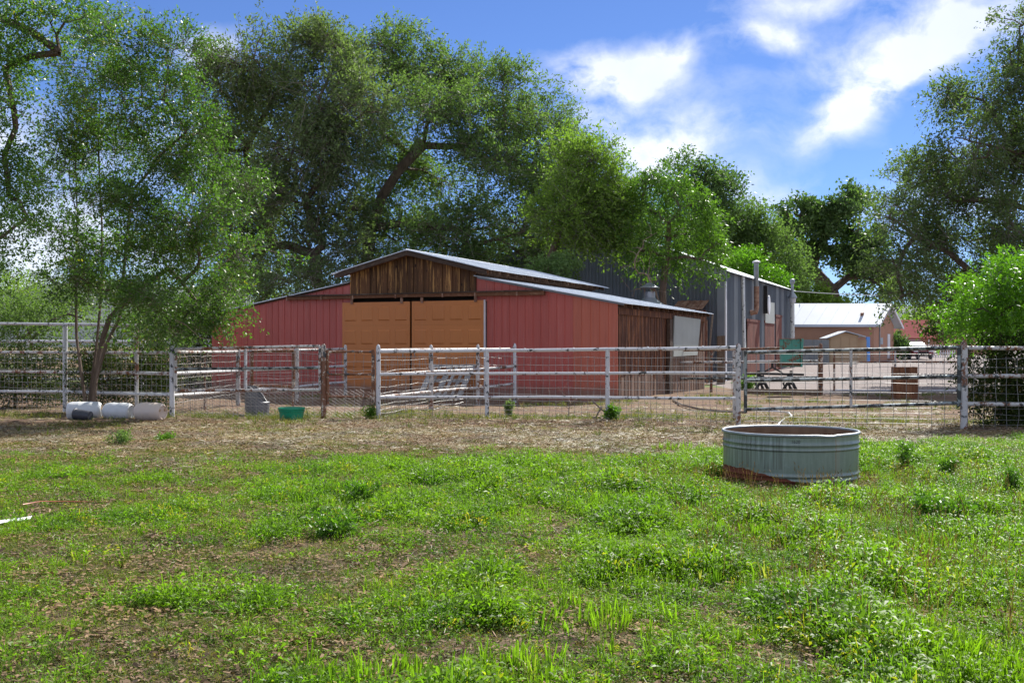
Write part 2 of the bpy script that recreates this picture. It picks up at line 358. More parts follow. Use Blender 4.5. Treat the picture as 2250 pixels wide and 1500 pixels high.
L_PLANT = leafmat('meadow_plant_leaf', (.065, .145, .012), (.15, .28, .025), trans=.5, rough=.45)
L_STRAW = leafmat('dry_straw', (.18, .155, .095), (.38, .33, .23), trans=.15, rough=.55, inst=True)
L_SEED = leafmat('brown_seed_head', (.18, .11, .06), (.34, .22, .12), trans=.3, rough=.7, inst=True)

# ---------------------------------------------------------------- helpers
def gz(x, y):
    t = min(1, max(0, (y - 50) / 38.0)); return .75 * t * t * (3 - 2 * t)
def G(u, v):
    y = FPX * EYE / (v - HZ); return ((u - 1125) / FPX * y, y)
def P(u, v, y): return ((u - 1125) / FPX * y, y, EYE - (v - HZ) / FPX * y)
def along(O, d, u):
    r = (u - 1125) / FPX; return (O[0] - r * O[1]) / (r * d[1] - d[0])
def zat(v, y): return EYE - (v - HZ) / FPX * y

def props(o, label=None, cat=None, group=None, kind=None):
    for k, x in (('label', label), ('category', cat), ('group', group), ('kind', kind)):
        if x: o[k] = x
    return o
def thing(name, label, cat, loc=(0, 0, 0), group=None):
    o = bpy.data.objects.new(name, None); COL.objects.link(o); o.location = loc; o.empty_display_size = .2
    return props(o, label, cat, group)
def rootloc(o):
    v = Vector((0, 0, 0))
    while o: v += o.location; o = o.parent
    return v

class MB:
    def __init__(s): s.v = []; s.f = []
    def quad(s, *p):
        i = len(s.v); s.v += [tuple(q) for q in p]; s.f.append(tuple(range(i, i + len(p)))); return s
    def hexa(s, p):   # p: bottom 4 (ccw), top 4
        i = len(s.v); s.v += [tuple(q) for q in p]
        for q in ((3, 2, 1, 0), (4, 5, 6, 7), (0, 1, 5, 4), (1, 2, 6, 5), (2, 3, 7, 6), (3, 0, 4, 7)): s.f.append(tuple(i + k for k in q))
        return s
    def fbox(s, F, x0, x1, y0, y1, z0, z1, zz=None):   # zz: top z at x0 and x1
        a, b2 = (z1, z1) if zz is None else zz
        return s.hexa([F(x0, y0, z0), F(x1, y0, z0), F(x1, y1, z0), F(x0, y1, z0), F(x0, y0, a), F(x1, y0, b2), F(x1, y1, b2), F(x0, y1, a)])
    def tube(s, pts, r, n=8, cap=True, dome=False):
        pts = [Vector(p) for p in pts]; m = len(pts)
        rs = r if isinstance(r, (list, tuple)) else [r] * m
        d0 = (pts[1] - pts[0]).normalized(); up = Vector((0, 0, 1)) if abs(d0.z) < .9 else Vector((1, 0, 0))
        x = d0.cross(up).normalized(); base = len(s.v)
        for i, p in enumerate(pts):
            d = (pts[min(i + 1, m - 1)] - pts[max(i - 1, 0)]).normalized()
            x = (x - d * x.dot(d)).normalized(); y = d.cross(x)
            for k in range(n):
                a = 2 * math.pi * k / n; s.v.append(tuple(p + (x * math.cos(a) + y * math.sin(a)) * rs[i]))
        for i in range(m - 1):
            for k in range(n):
                a = base + i * n + k; b2 = base + i * n + (k + 1) % n; s.f.append((a, b2, b2 + n, a + n))
        if cap:
            s.f.append(tuple(base + k for k in range(n))[::-1]); s.f.append(tuple(base + (m - 1) * n + k for k in range(n)))
        return s
    def lathe(s, prof, n=32, M=None, c=(0, 0, 0)):
        base = len(s.v); M = M or (lambda q: q)
        for (r, z) in prof:
            for k in range(n):
                a = 2 * math.pi * k / n; q = M((r * math.cos(a), r * math.sin(a), z)); s.v.append((q[0] + c[0], q[1] + c[1], q[2] + c[2]))
        for i in range(len(prof) - 1):
            for k in range(n):
                a = base + i * n + k; b2 = base + i * n + (k + 1) % n; s.f.append((a, b2, b2 + n, a + n))
        return s
    def build(s, name, mat, parent=None, smooth=False, label=None, bevel=0, kind=None):
        o0 = rootloc(parent) if parent else Vector((0, 0, 0))
        me = bpy.data.meshes.new(name); me.from_pydata([(x - o0.x, y - o0.y, z - o0.z) for x, y, z in s.v], [], s.f)
        me.materials.append(mat); me.update()
        if smooth:
            me.polygons.foreach_set('use_smooth', [True] * len(me.polygons))
            try: me.set_sharp_from_angle(angle=R(38))
            except Exception: pass
        o = bpy.data.objects.new(name, me); COL.objects.link(o)
        if parent: o.parent = parent
        if label: o['label'] = label
        if kind: o['kind'] = kind
        if bevel:
            md = o.modifiers.new('bevel', 'BEVEL'); md.width = bevel; md.segments = 1; md.limit_method = 'ANGLE'
        return o
def frame(O, a, b):
    return lambda X, Y, Z: (O[0] + a[0] * X + b[0] * Y, O[1] + a[1] * X + b[1] * Y, Z)
def copytree(o, parent=None):
    c = o.copy(); COL.objects.link(c); c.parent = parent
    for ch in o.children: copytree(ch, c)
    return c
def part(name, mat, parent, smooth=False, label=None, bevel=0, kind=None, **kw):
    m = MB()
    for k, a in kw.items(): getattr(m, k.split('_')[0])(*a)
    return m.build(name, mat, parent, smooth, label, bevel, kind)

def npmesh(name, verts, nq, mat, parent, tones=None, per=4, kind=None, off=None):
    me = bpy.data.meshes.new(name); nv = len(verts)
    if off is not None: verts = verts - np.array(off)
    me.vertices.add(nv); me.vertices.foreach_set('co', verts.astype(np.float32).ravel())
    me.loops.add(nq * per); me.loops.foreach_set('vertex_index', np.arange(nq * per, dtype=np.int32))
    me.polygons.add(nq); me.polygons.foreach_set('loop_start', np.arange(0, nq * per, per, dtype=np.int32))
    try: me.polygons.foreach_set('loop_total', np.full(nq, per, dtype=np.int32))
    except Exception: pass
    if tones is not None:
        at = me.attributes.new('tone', 'FLOAT', 'FACE'); at.data.foreach_set('value', tones.astype(np.float32))
    me.materials.append(mat); me.update(calc_edges=True)
    o = bpy.data.objects.new(name, me); COL.objects.link(o)
    if parent: o.parent = parent
    if kind: o['kind'] = kind
    return o

# ---------------------------------------------------------------- ground
def fbm(x, y, s):
    return mnoise.fractal(Vector((x * s, y * s, 3.7)), 1.0, 2.0, 4)
def bumpz(x, y):
    if y > 60 or abs(x) > 30: return 0
    k = 1 if y < 40 else (60 - y) / 20
    return k * (.045 * fbm(x, y, .35) + .018 * fbm(x, y, 1.7) + (.05 * math.exp(-((y - 24.0 - 0.12 * x) / .9) ** 2) * (1 if -8 < x < 9 else 0)) )
def axis(lo, hi, step, far, grow=1.35):
    a = list(np.arange(lo, hi + 1e-6, step)); s = step
    p = hi
    while p < far: s *= grow; p += s; a.append(p)
    s = step; p = lo; pre = []
    while p > -far: s *= grow; p -= s; pre.append(p)
    return pre[::-1] + a
xs = axis(-14, 14, .22, 9000); ys = axis(2, 36, .2, 9000)
mb = MB()
mb.v = [(x, y, gz(x, y) + bumpz(x, y)) for y in ys for x in xs]
nx = len(xs)
mb.f = [(j * nx + i, j * nx + i + 1, (j + 1) * nx + i + 1, (j + 1) * nx + i) for j in range(len(ys) - 1) for i in range(nx - 1)]
mb.build('ground', GROUND, smooth=True, kind='structure')
# far mountains
mb = MB(); rr = random.Random(4)
n = 120
for i in range(n):
    x = -5200 + i * 90
    h = 180 + 130 * mnoise.fractal(Vector((x * .0009, 0, 0)), 1, 2, 5) + 150 * math.exp(-((x + 2600) / 900) ** 2)
    mb.v += [(x, 5000, 0), (x, 5400, max(60, h)), (x, 6400, max(90, h * 1.2 + 30 * math.sin(i)))]
for i in range(n - 1):
    for k in range(2): a = i * 3 + k; mb.f.append((a, a + 3, a + 4, a + 1))
mb.build('hills', HILL, smooth=True, kind='structure')

# ---------------------------------------------------------------- barn
th = R(23.9); A = (math.cos(th), -math.sin(th)); B = (math.sin(th), math.cos(th))
BL = (-11.137, 39.693); BF = frame(BL, A, B); W = 15.78; D = 11.4
barn = thing('red_barn', 'low red metal barn with ochre sliding doors and a raised dark plank gable', 'barn', (*BF(W / 2, 0, 0)[:2], 0))
ztopL = lambda X: 2.9 + (X) / 6.03 * 1.02
ztopR = lambda X: 4.0 - (X - 10.9) / 4.88 * .93
ztopC = lambda X: 4.93 - abs(X - 8.47) * .245
def sidingrun(x0, x1, ztop, mat, pitch=.272, zb=-.1, label=None):
    n = max(1, round((x1 - x0) / pitch)); p = (x1 - x0) / n
    for i in range(n):
        a = x0 + i * p; m = MB(); y = 0
        m.fbox(BF, a, a + p - .001, y, y + .02, zb, 0, (ztop(a), ztop(a + p)))
        # standing rib with tapered flanks at the panel edge and a faint centre bead
        q = a + p - .02; zt0 = min(ztop(a), ztop(a + p)) - .01
        def rib(c, w, h):
            m.hexa([BF(c - w, -.001, zb), BF(c - w * .5, -h, zb), BF(c + w * .5, -h, zb), BF(c + w, -.001, zb),
                    BF(c - w, -.001, zt0), BF(c - w * .5, -h, zt0), BF(c + w * .5, -h, zt0), BF(c + w, -.001, zt0)])
        rib(q, .022, .026); rib(a + p * .33, .012, .005); rib(a + p * .62, .012, .005)
        m.build('wall_panel', mat, barn)
sidingrun(0, 5.72, ztopL, RED)
MB().fbox(BF, 5.70, 6.03, .001, .03, 3.2, 0, (ztopL(5.7), ztopL(6.03))).build('wall_panel', RED, barn)
sidingrun(11.28, 14.3, lambda X: ztopR(X), RED)
sidingrun(14.3, 15.78, lambda X: ztopR(X), REDO)
MB().fbox(BF, 10.9, 11.27, .001, .03, 3.2, 0, (ztopR(10.9), ztopR(11.27))).build('wall_panel', RED, barn)
# interior dark backing behind the doors and shell walls
MB().fbox(BF, 5.6, 11.4, .25, .3, -.1, 3.5).build('door_backing', DARKIN, barn)
MB().fbox(BF, .0, .04, .03, D, -.1, 2.85).build('left_wall', RED, barn)
MB().fbox(BF, .0, 15.7, D - .05, D, -.1, 2.9).build('rear_wall', RED, barn)
MB().fbox(BF, 6.1, 6.2, .1, D, 3.4, 4.2).build('clerestory_wall', RAFT, barn)
cw = MB().fbox(BF, 10.75, 10.85, .1, D + .1, 3.5, 4.22).build('clerestory_wall', RAFT, barn)
# gable planks
rr = random.Random(12); x = 6.03; k = 0
while x < 10.9 - .05:
    w = rr.choice((.2, .24, .27, .14, .1, .22)); x1 = min(10.9, x + w)
    yo = -.03 - .022 * (k % 2) - rr.random() * .01
    g = .006
    if x < 8.47 < x1:
        x1 = 8.47 if 8.47 - x > .05 else x1
    MB().fbox(BF, x + g, x1 - g, yo, yo + .03, 3.47 + rr.random() * .015, 0, (ztopC(x) - .06, ztopC(x1) - .06)).build('plank', PLANK, barn)
    x = x1; k += 1
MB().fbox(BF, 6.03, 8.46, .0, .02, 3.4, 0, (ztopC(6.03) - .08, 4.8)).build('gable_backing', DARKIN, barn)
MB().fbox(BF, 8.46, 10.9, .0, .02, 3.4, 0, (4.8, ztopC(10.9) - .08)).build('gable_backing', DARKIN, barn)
def slopebox(x0, x1, y0, y1, f, th, up=0):
    return [BF(x0, y0, f(x0) - th + up), BF(x1, y0, f(x1) - th + up), BF(x1, y1, f(x1) - th + up), BF(x0, y1, f(x0) - th + up),
            BF(x0, y0, f(x0) + up), BF(x1, y0, f(x1) + up), BF(x1, y1, f(x1) + up), BF(x0, y1, f(x0) + up)]
# barge boards
for (x0, x1) in ((5.6, 8.47), (8.47, 11.42)):
    MB().hexa(slopebox(x0, x1, -.36, -.32, ztopC, .15, -.0)).build('barge_board', BEAMD, barn)
    MB().hexa(slopebox(x0 + .05, x1 - .05, -.10, -.065, ztopC, .12, -.005)).build('barge_board', BEAMW, barn)
# roof sheets with ribs
def roof(x0, x1, f, y0, y1, mat, up, n):
    p = (y1 - y0) / n
    for i in range(n):
        a = y0 + i * p; m = MB(); lift = .004 * (i % 2) + random.uniform(0, .006)
        ff = lambda X: f(X) + up + lift
        m.hexa(slopebox(x0, x1, a, a + p - .003, ff, .012))
        for q in (.02, .25, .5, .75):
            c = a + p * q + .02
            m.hexa([BF(x0, c - .02, ff(x0) + .001), BF(x1, c - .02, ff(x1) + .001), BF(x1, c + .02, ff(x1) + .001), BF(x0, c + .02, ff(x0) + .001),
                    BF(x0, c - .01, ff(x0) + .02), BF(x1, c - .01, ff(x1) + .02), BF(x1, c + .01, ff(x1) + .02), BF(x0, c + .01, ff(x0) + .02)])
        m.build('roof_sheet', mat, barn)
roof(5.48, 8.46, ztopC, -.40, 11.9, ROOFM, .03, 13)
roof(8.48, 11.5, ztopC, -.40, 11.9, ROOFM, .03, 13)
part('ridge_cap', ROOFM, barn, tube=([BF(8.47, -.42, 4.955), BF(8.47, 11.9, 4.955)], .035, 8))
roof(-.25, 6.03, ztopL, -.12, 11.6, ROOFM, .03, 13)
roof(10.86, 16.05, ztopR, -.14, 11.7, ROOFM, .03, 13)
for (x0, x1, f) in ((-.2, 6.0, ztopL), (10.95, 16.0, ztopR)):
    MB().hexa(slopebox(x0, x1, -.06, -.035, f, .05, .012)).build('rake_trim', BEAMD if x0 < 0 else SHEDT, barn)
# rafter tails: upper eave and lower side eave
for i in range(17):
    y = .1 + i * .71
    MB().hexa(slopebox(10.75, 11.38, y, y + .045, ztopC, .13, .012)).build('rafter', RAFT, barn)
MB().hexa(slopebox(10.9, 10.94, -.1, 11.6, ztopC, .1, -.12)).build('eave_board', RAFT, barn)
for i in range(19):
    y = .25 + i * .61
    MB().hexa(slopebox(14.9, 15.98, y, y + .05, ztopR, .13, .012)).build('rafter', RAFT, barn)
# door track beam in two lengths, with brackets
m = MB(); m.hexa([BF(3.42, -.16, 3.37), BF(8.2, -.16, 3.38), BF(8.2, -.03, 3.38), BF(3.42, -.03, 3.37), BF(3.42, -.16, 3.47), BF(8.2, -.16, 3.485), BF(8.2, -.03, 3.485), BF(3.42, -.03, 3.47)])
m.build('track_beam', BEAMW, barn)
m = MB(); m.hexa([BF(8.2, -.16, 3.38), BF(13.36, -.16, 3.36), BF(13.36, -.03, 3.36), BF(8.2, -.03, 3.38), BF(8.2, -.16, 3.485), BF(13.36, -.16, 3.49), BF(13.36, -.03, 3.49), BF(8.2, -.03, 3.485)])
m.build('track_beam', BEAMW, barn)
for (x0, x1) in ((3.5, 5.1), (5.1, 7.5), (7.5, 10.4), (10.4, 12.0), (12.0, 13.3)):
    MB().fbox(BF, x0, x1 - .02, -.20, -.03, 3.488, 3.53).build('beam_cap', BEAMD, barn)
for x in (3.45, 4.9, 6.2, 7.9, 9.7, 10.9, 12.4):
    MB().fbox(BF, x, x + .05, -.185, -.161, 3.35, 3.49).build('bracket', RUST, barn)
# the doors: each a leaf of four embossed sections
for (x0, x1) in ((5.76, 8.44), (8.52, 11.22)):
    for sct in range(4):
        z0 = .04 + sct * .80; m = MB()
        m.fbox(BF, x0, x1, -.10, -.05, z0, z0 + .797)
        for c in range(4):
            pw = (x1 - x0) / 4; a = x0 + c * pw + .10; e = x0 + (c + 1) * pw - .10
            for (g0, g1) in ((.16, .64),):
                # bevelled raised field
                o = .03
                m.hexa([BF(a, -.1005, z0 + g0), BF(e, -.1005, z0 + g0), BF(e, -.1005, z0 + g1), BF(a, -.1005, z0 + g1),
                        BF(a + o, -.125, z0 + g0 + o), BF(e - o, -.125, z0 + g0 + o), BF(e - o, -.125, z0 + g1 - o), BF(a + o, -.125, z0 + g1 - o)][::-1])
        m.build('door_section', OCHRE, barn)
    for x in (x0 + .35, x1 - .35):
        MB().fbox(BF, x, x + .1, -.13, -.102, 3.18, 3.37).build('door_hanger', RUST, barn)
MB().fbox(BF, 11.222, 11.262, -.12, -.03, .0, 3.24).build('door_edge_strip', WPAINT, barn)
for x in (8.22, 8.66):
    part('door_handle', GALV, barn, tube=([BF(x, -.14, 1.35), BF(x, -.17, 1.4), BF(x, -.17, 1.6), BF(x, -.14, 1.65)], .014, 6))
# right side wall: vertical boards
SF = lambda Y, out, Z: BF(W + out, Y, Z)
rr = random.Random(3); y = .03; k = 0
while y < D - .05:
    w = rr.choice((.15, .2, .23, .17, .12)); y1 = min(D, y + w)
    gap = 5.65 < y < 5.95
    mat = SIDEB
    zt = 2.95
    zs = .55 + rr.random() * .35 if y < 5.8 else 1.55 + rr.random() * .2
    off = -.05 + .015 * (k % 2) + rr.random() * .01
    if not gap:
        MB().hexa([SF(y, off - .03, zs), SF(y, off, zs), SF(y1 - .008, off, zs), SF(y1 - .008, off - .03, zs), SF(y, off - .03, zt), SF(y, off, zt), SF(y1 - .008, off, zt), SF(y1 - .008, off - .03, zt)]).build('side_board', SIDEB, barn)
        MB().hexa([SF(y, off - .03, -.1), SF(y, off, -.1), SF(y1 - .008, off, -.1), SF(y1 - .008, off - .03, -.1), SF(y, off - .03, zs - .003), SF(y, off, zs - .003), SF(y1 - .008, off, zs - .003), SF(y1 - .008, off - .03, zs - .003)]).build('side_board', SIDEF, barn, label='sun-faded lower board')
    y = y1; k += 1
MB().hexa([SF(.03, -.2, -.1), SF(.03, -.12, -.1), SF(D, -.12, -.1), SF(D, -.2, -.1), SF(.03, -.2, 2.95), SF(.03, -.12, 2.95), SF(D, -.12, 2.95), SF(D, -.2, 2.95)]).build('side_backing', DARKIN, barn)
MB().hexa([SF(.05, -.01, 2.72), SF(.05, .02, 2.72), SF(D, .02, 2.72), SF(D, -.01, 2.72), SF(.05, -.01, 2.92), SF(.05, .02, 2.92), SF(D, .02, 2.92), SF(D, -.01, 2.92)]).build('eave_board', SIDEB, barn)
MB().hexa([SF(5.62, .0, 0), SF(5.62, .12, 0), SF(5.95, .12, 0), SF(5.95, 0, 0), SF(5.62, .0, 2.7), SF(5.62, .12, 2.7), SF(5.95, .12, 2.7), SF(5.95, 0, 2.7)]).build('corner_post', BEAMD, barn)
MB().hexa([SF(6.15, .06, 1.35), SF(6.15, .10, 1.35), SF(9.7, .10, 1.38), SF(9.7, .06, 1.38), SF(6.35, .05, 2.84), SF(6.35, .09, 2.84), SF(10.25, .09, 2.80), SF(10.25, .05, 2.80)]).build('pale_panel', PALE, barn, label='pale fibre sheet covering an opening')
part('conduit', RUST, barn, tube=([SF(11.2, .1, .2), SF(11.2, .1, 2.8)], .035, 6))

# pallet leaning on the barn doors
pal = thing('wood_pallet', 'grey slatted wood pallet leaning against the ochre barn door', 'pallet', (*BF(9.9, -.6, 0)[:2], 0))
def leanF(X, h, o): return BF(9.15 + X + h * .22, -.95 + h * .55 - o, h)
for i, x in enumerate((0, .3, .62, .92, 1.2, 1.43)):
    m = MB(); w = .2 if i in (0, 5, 2) else .11; hgt = 1.12
    m.hexa([leanF(x, 0, 0), leanF(x + w, 0, 0), leanF(x + w, 0, -.025), leanF(x, 0, -.025), leanF(x, hgt, 0), leanF(x + w, hgt, 0), leanF(x + w, hgt, -.025), leanF(x, hgt, -.025)]).build('slat', GREYW, pal)
for h in (.05, .55, 1.02):
    m = MB(); m.hexa([leanF(0, h, -.03), leanF(1.6, h, -.03), leanF(1.6, h, -.12), leanF(0, h, -.12), leanF(0, h + .1, -.03), leanF(1.6, h + .1, -.03), leanF(1.6, h + .1, -.12), leanF(0, h + .1, -.12)]).build('stringer', GREYW, pal)

# galvanised bin with conical cap behind the barn
bx, by = P(1427, 700, 48)[:2]
bn = thing('galvanised_bin', 'round galvanised bin with a conical cap rising behind the barn roof', 'bin', (bx, by, 0))
MB().lathe([(.62, 0), (.62, 3.55), (.64, 3.56), (.64, 3.6), (.3, 3.86), (.26, 3.9)], 28, c=(bx, by, 0)).build('bin_body', GALV, bn, smooth=True)
MB().lathe([(.26, 3.88), (.26, 4.16), (.22, 4.18), (.0, 4.18)], 20, c=(bx, by, 0)).build('bin_neck', GALV, bn, smooth=True)
MB().lathe([(.0, 4.33), (.46, 4.34), (.46, 4.36), (.1, 4.55), (.0, 4.6)], 24, c=(bx, by, 0)).build('conical_cap', GALV, bn, smooth=True)
for a in (0.5, 2.1, 3.7, 5.2): part('cap_strut', RUST, bn, tube=([(bx + .25 * math.cos(a), by + .25 * math.sin(a), 4.1), (bx + .34 * math.cos(a), by + .34 * math.sin(a), 4.35)], .014, 5))
MB().lathe([(.645, 3.52), (.66, 3.55), (.645, 3.58)], 24, c=(bx, by, 0)).build('rusty_band', RUST, bn, smooth=True)

# ---------------------------------------------------------------- grey shed
SO = (10.6, 53.0); Sg = frame(SO, A, B)     # corner; X negative goes left along the gable
shed = thing('metal_shed', 'tall blue-grey corrugated metal shed behind the barn with brown doors along its side', 'shed', (*Sg(0, 0, 0)[:2], 0))
SW = 15.0; SD = 20.6; EH = 5.5; SLP = .37
ztS = lambda X: EH + min(-X, SW + X) * SLP
# corrugated gable wall: real folds
m = MB(); p = .19; x = -SW
n = int(SW / p)
for i in range(n):
    a = -SW + i * p
    prof = [(a, 0), (a + p * .3, 0), (a + p * .45, -.045), (a + p * .85, -.045), (a + p, 0)]
    for (xa, ya), (xb, yb) in zip(prof, prof[1:]):
        m.quad(Sg(xa, ya, -.1), Sg(xb, yb, -.1), Sg(xb, yb, ztS(xb)), Sg(xa, ya, ztS(xa)))
m.build('corrugated_gable', SHED, shed)
# fascia and corner trim
m = MB(); m.hexa([Sg(-SW / 2, -.14, ztS(-SW / 2) - .55), Sg(.06, -.14, EH - .55), Sg(.06, -.05, EH - .55), Sg(-SW / 2, -.05, ztS(-SW / 2) - .55), Sg(-SW / 2, -.14, ztS(-SW / 2) + .06), Sg(.06, -.14, EH + .06), Sg(.06, -.135, EH + .06), Sg(-SW / 2, -.135, ztS(-SW / 2) + .06)]).build('fascia', SHEDT, shed)
m = MB(); m.hexa([Sg(-SW, -.14, EH - .55), Sg(-SW / 2, -.14, ztS(-SW / 2) - .55), Sg(-SW / 2, -.05, ztS(-SW / 2) - .55), Sg(-SW, -.05, EH - .55), Sg(-SW, -.14, EH), Sg(-SW / 2, -.14, ztS(-SW / 2)), Sg(-SW / 2, -.05, ztS(-SW / 2)), Sg(-SW, -.05, EH)]).build('fascia', SHEDT, shed)
MB().fbox(Sg, -.42, -.03, -.10, -.05, 1.9, EH - .56).build('corner_trim', SHEDT, shed)
MB().fbox(Sg, -.36, -.03, -.11, -.05, .8, 1.88).build('corner_trim', SHEDL, shed)
MB().fbox(Sg, -.03, .04, -.13, .05, 0, EH - .56).build('corner_post', WPAINT, shed)
# side wall (facing right) of ribbed sheets with door openings left as separate darker parts
sy = lambda u: along(SO, B, u)
yz = lambda u: SO[1] + B[1] * sy(u)
rr = random.Random(9); y = .06
doors = [(1640, 1667, 705), (1679, 1700, 708), (1703, 1716, 695)]
dr = [(sy(a), sy(b), zat(v, yz(a))) for a, b, v in doors]
while y < SD:
    w = .92; y1 = min(SD, y + w); mt = SHEDL if rr.random() < .17 else SHED
    zb = -.1; ym = (y + y1) / 2
    for (d0, d1, zz) in dr:
        if d0 < ym < d1: zb = zz
    m = MB(); m.hexa([Sg(-.03, y, zb), Sg(0, y, zb), Sg(0, y1 - .01, zb), Sg(-.03, y1 - .01, zb), Sg(-.03, y, EH), Sg(0, y, EH), Sg(0, y1 - .01, EH), Sg(-.03, y1 - .01, EH)])
    for q in (.02, .25, .48, .71):
        c = y + q + .03
        if c + .02 < y1: m.hexa([Sg(.001, c - .02, zb), Sg(.025, c - .008, zb), Sg(.025, c + .008, zb), Sg(.001, c + .02, zb), Sg(.001, c - .02, EH), Sg(.025, c - .008, EH), Sg(.025, c + .008, EH), Sg(.001, c + .02, EH)])
    m.build('side_sheet', mt, shed)
    y = y1
for i, (d0, d1, zz) in enumerate(dr):
    n = 4 if i < 2 else 2
    dd = MB().hexa([Sg(.03, d0 - .1, zz - .02), Sg(.07, d0 - .1, zz - .02), Sg(.07, d1 + .1, zz - .02), Sg(.03, d1 + .1, zz - .02), Sg(.03, d0 - .1, zz + .12), Sg(.07, d0 - .1, zz + .12), Sg(.07, d1 + .1, zz + .12), Sg(.03, d1 + .1, zz + .12)]).build('door_lintel', RDOOR, shed)
    for k in range(n):
        a = d0 + (d1 - d0) * k / n; e = d0 + (d1 - d0) * (k + 1) / n - .02
        MB().hexa([Sg(.03, a, 0), Sg(.055, a, 0), Sg(.055, e, 0), Sg(.03, e, 0), Sg(.03, a, zz - .03), Sg(.055, a, zz - .03), Sg(.055, e, zz - .03), Sg(.03, e, zz - .03)]).build('door_board', RDOOR, shed)
# white flaking vertical strip, pale panel, roof
y0 = sy(1632); part('white_strip', WHSTR, shed, hexa=([Sg(.03, y0, .3), Sg(.12, y0, .3), Sg(.12, y0 + .42, .3), Sg(.03, y0 + .42, .3), Sg(.03, y0 - .5, EH - .1), Sg(.12, y0 - .5, EH - .1), Sg(.12, y0 - .05, EH - .1), Sg(.03, y0 - .05, EH - .1)],))
ya, yb = sy(1679), sy(1699); part('pale_panel', PALE, shed, hexa=([Sg(.04, ya, zat(709, yz(1679))), Sg(.08, ya, zat(709, yz(1679))), Sg(.08, yb, zat(709, yz(1679))), Sg(.04, yb, zat(709, yz(1679))), Sg(.04, ya, zat(661, yz(1679))), Sg(.08, ya, zat(661, yz(1679))), Sg(.08, yb, zat(661, yz(1679))), Sg(.04, yb, zat(661, yz(1679)))],))
for (xa, xb) in ((-SW - .1, -SW / 2), (-SW / 2, .22)):
    for i in range(14):
        ya = -.13 + i * (SD + .4) / 14; yb = ya + (SD + .4) / 14 - .01; f = lambda X: EH + min(-X, SW + X) * SLP - .03
        m = MB(); m.hexa([Sg(xa, ya, f(xa)), Sg(xb, ya, f(xb)), Sg(xb, yb, f(xb)), Sg(xa, yb, f(xa)), Sg(xa, ya, f(xa) + .03), Sg(xb, ya, f(xb) + .03), Sg(xb, yb, f(xb) + .03), Sg(xa, yb, f(xa) + .03)]).build('roof_sheet', SHEDT, shed)
MB().fbox(Sg, -SW, -.1, SD - .1, SD, 0, EH).build('rear_wall', SHED, shed)
MB().fbox(Sg, -SW, -SW + .1, .1, SD, 0, EH).build('far_side_wall', SHED, shed)
# stovepipe with rusty lower length
ys_ = sy(1648); 
part('stovepipe', GALV, shed, smooth=True, tube=([Sg(.35, ys_, 4.2), Sg(.35, ys_, 5.0), Sg(.36, ys_ - .1, 5.15), Sg(.36, ys_ - .1, 6.25)], .13, 12))
part('rusty_pipe', RUST, shed, smooth=True, tube=([Sg(.05, ys_ - .1, 3.55), Sg(.34, ys_ - .1, 3.6), Sg(.35, ys_, 3.8), Sg(.35, ys_, 5.0)], .14, 12))
MB().lathe([(0, 6.42), (.22, 6.34), (.22, 6.28), (.14, 6.27)], 14, c=(*Sg(.36, ys_ - .1, 0)[:2], 0)).build('pipe_cap', WPAINT, shed, smooth=True)
# white oval board with dark bracket
yo = sy(1677); zc = zat(670, yz(1677)); m = MB(); ring = [];
for k in range(20):
    a = 2 * math.pi * k / 20; ring.append((yo + .35 * math.cos(a), zc + .55 * math.sin(a)))
i0 = len(m.v); m.v += [Sg(.30, a, z) for a, z in ring] + [Sg(.36, a, z) for a, z in ring]
m.f.append(tuple(range(20))[::-1]); m.f.append(tuple(range(20, 40)))
m.f += [(k, (k + 1) % 20, 20 + (k + 1) % 20, 20 + k) for k in range(20)]
m.build('oval_board', WPAINT, shed, smooth=True)
part('board_bracket', BLACKM, shed, hexa=([Sg(.05, yo - .25, zc - .5), Sg(.28, yo - .25, zc - .5), Sg(.28, yo - .1, zc - .5), Sg(.05, yo - .1, zc - .5), Sg(.05, yo - .25, zc + 1.1), Sg(.28, yo - .25, zc + 1.1), Sg(.28, yo - .1, zc + 1.1), Sg(.05, yo - .1, zc + 1.1)],))
# rusty hood on the gable
sx = lambda u: along(SO, A, u)
hx0, hx1 = sx(1490), sx(1558)
hood = lambda z: z
for i in range(10):
    a = hx0 + (hx1 - hx0) * i / 10; e = hx0 + (hx1 - hx0) * (i + 1) / 10 - .008; u_ = .02 * (i % 2)
    m = MB(); m.hexa([Sg(a - .1, -1.0, 3.52 + u_), Sg(e - .1, -1.0, 3.52 + u_), Sg(e + .05, -.15, 3.98 + u_), Sg(a + .05, -.15, 3.98 + u_), Sg(a - .1, -1.0, 3.55 + u_), Sg(e - .1, -1.0, 3.55 + u_), Sg(e + .05, -.15, 4.01 + u_), Sg(a + .05, -.15, 4.01 + u_)]).build('hood_sheet', RUST, shed)
MB().fbox(Sg, hx0, hx1 - .1, -.85, -.12, 2.0, 3.5).build('hood_box', RUST, shed)
for x in (hx1 - .35, hx1 - .05):
    MB().fbox(Sg, x, x + .08, -.95, -.87, 0, 3.5).build('hood_post', RDOOR, shed)
MB().fbox(Sg, hx0 + .6, hx1 - .45, -.8, -.2, 0, 1.9).build('leanto_boards', SIDEB, shed)
# wooden post in front of shed corner
px_, py_ = P(1584, 800, 49)[:2]
part_ = MB().hexa([(px_ - .17, py_ - .1, 0), (px_ + .17, py_ - .1, 0), (px_ + .17, py_ + .1, 0), (px_ - .17, py_ + .1, 0), (px_ - .17, py_ - .1, 2.2), (px_ + .17, py_ - .1, 2.22), (px_ + .17, py_ + .1, 2.22), (px_ - .17, py_ + .1, 2.2)]).build('wooden_post', POSTW)
props(part_, 'squared brown timber post in front of the grey shed corner', 'post')
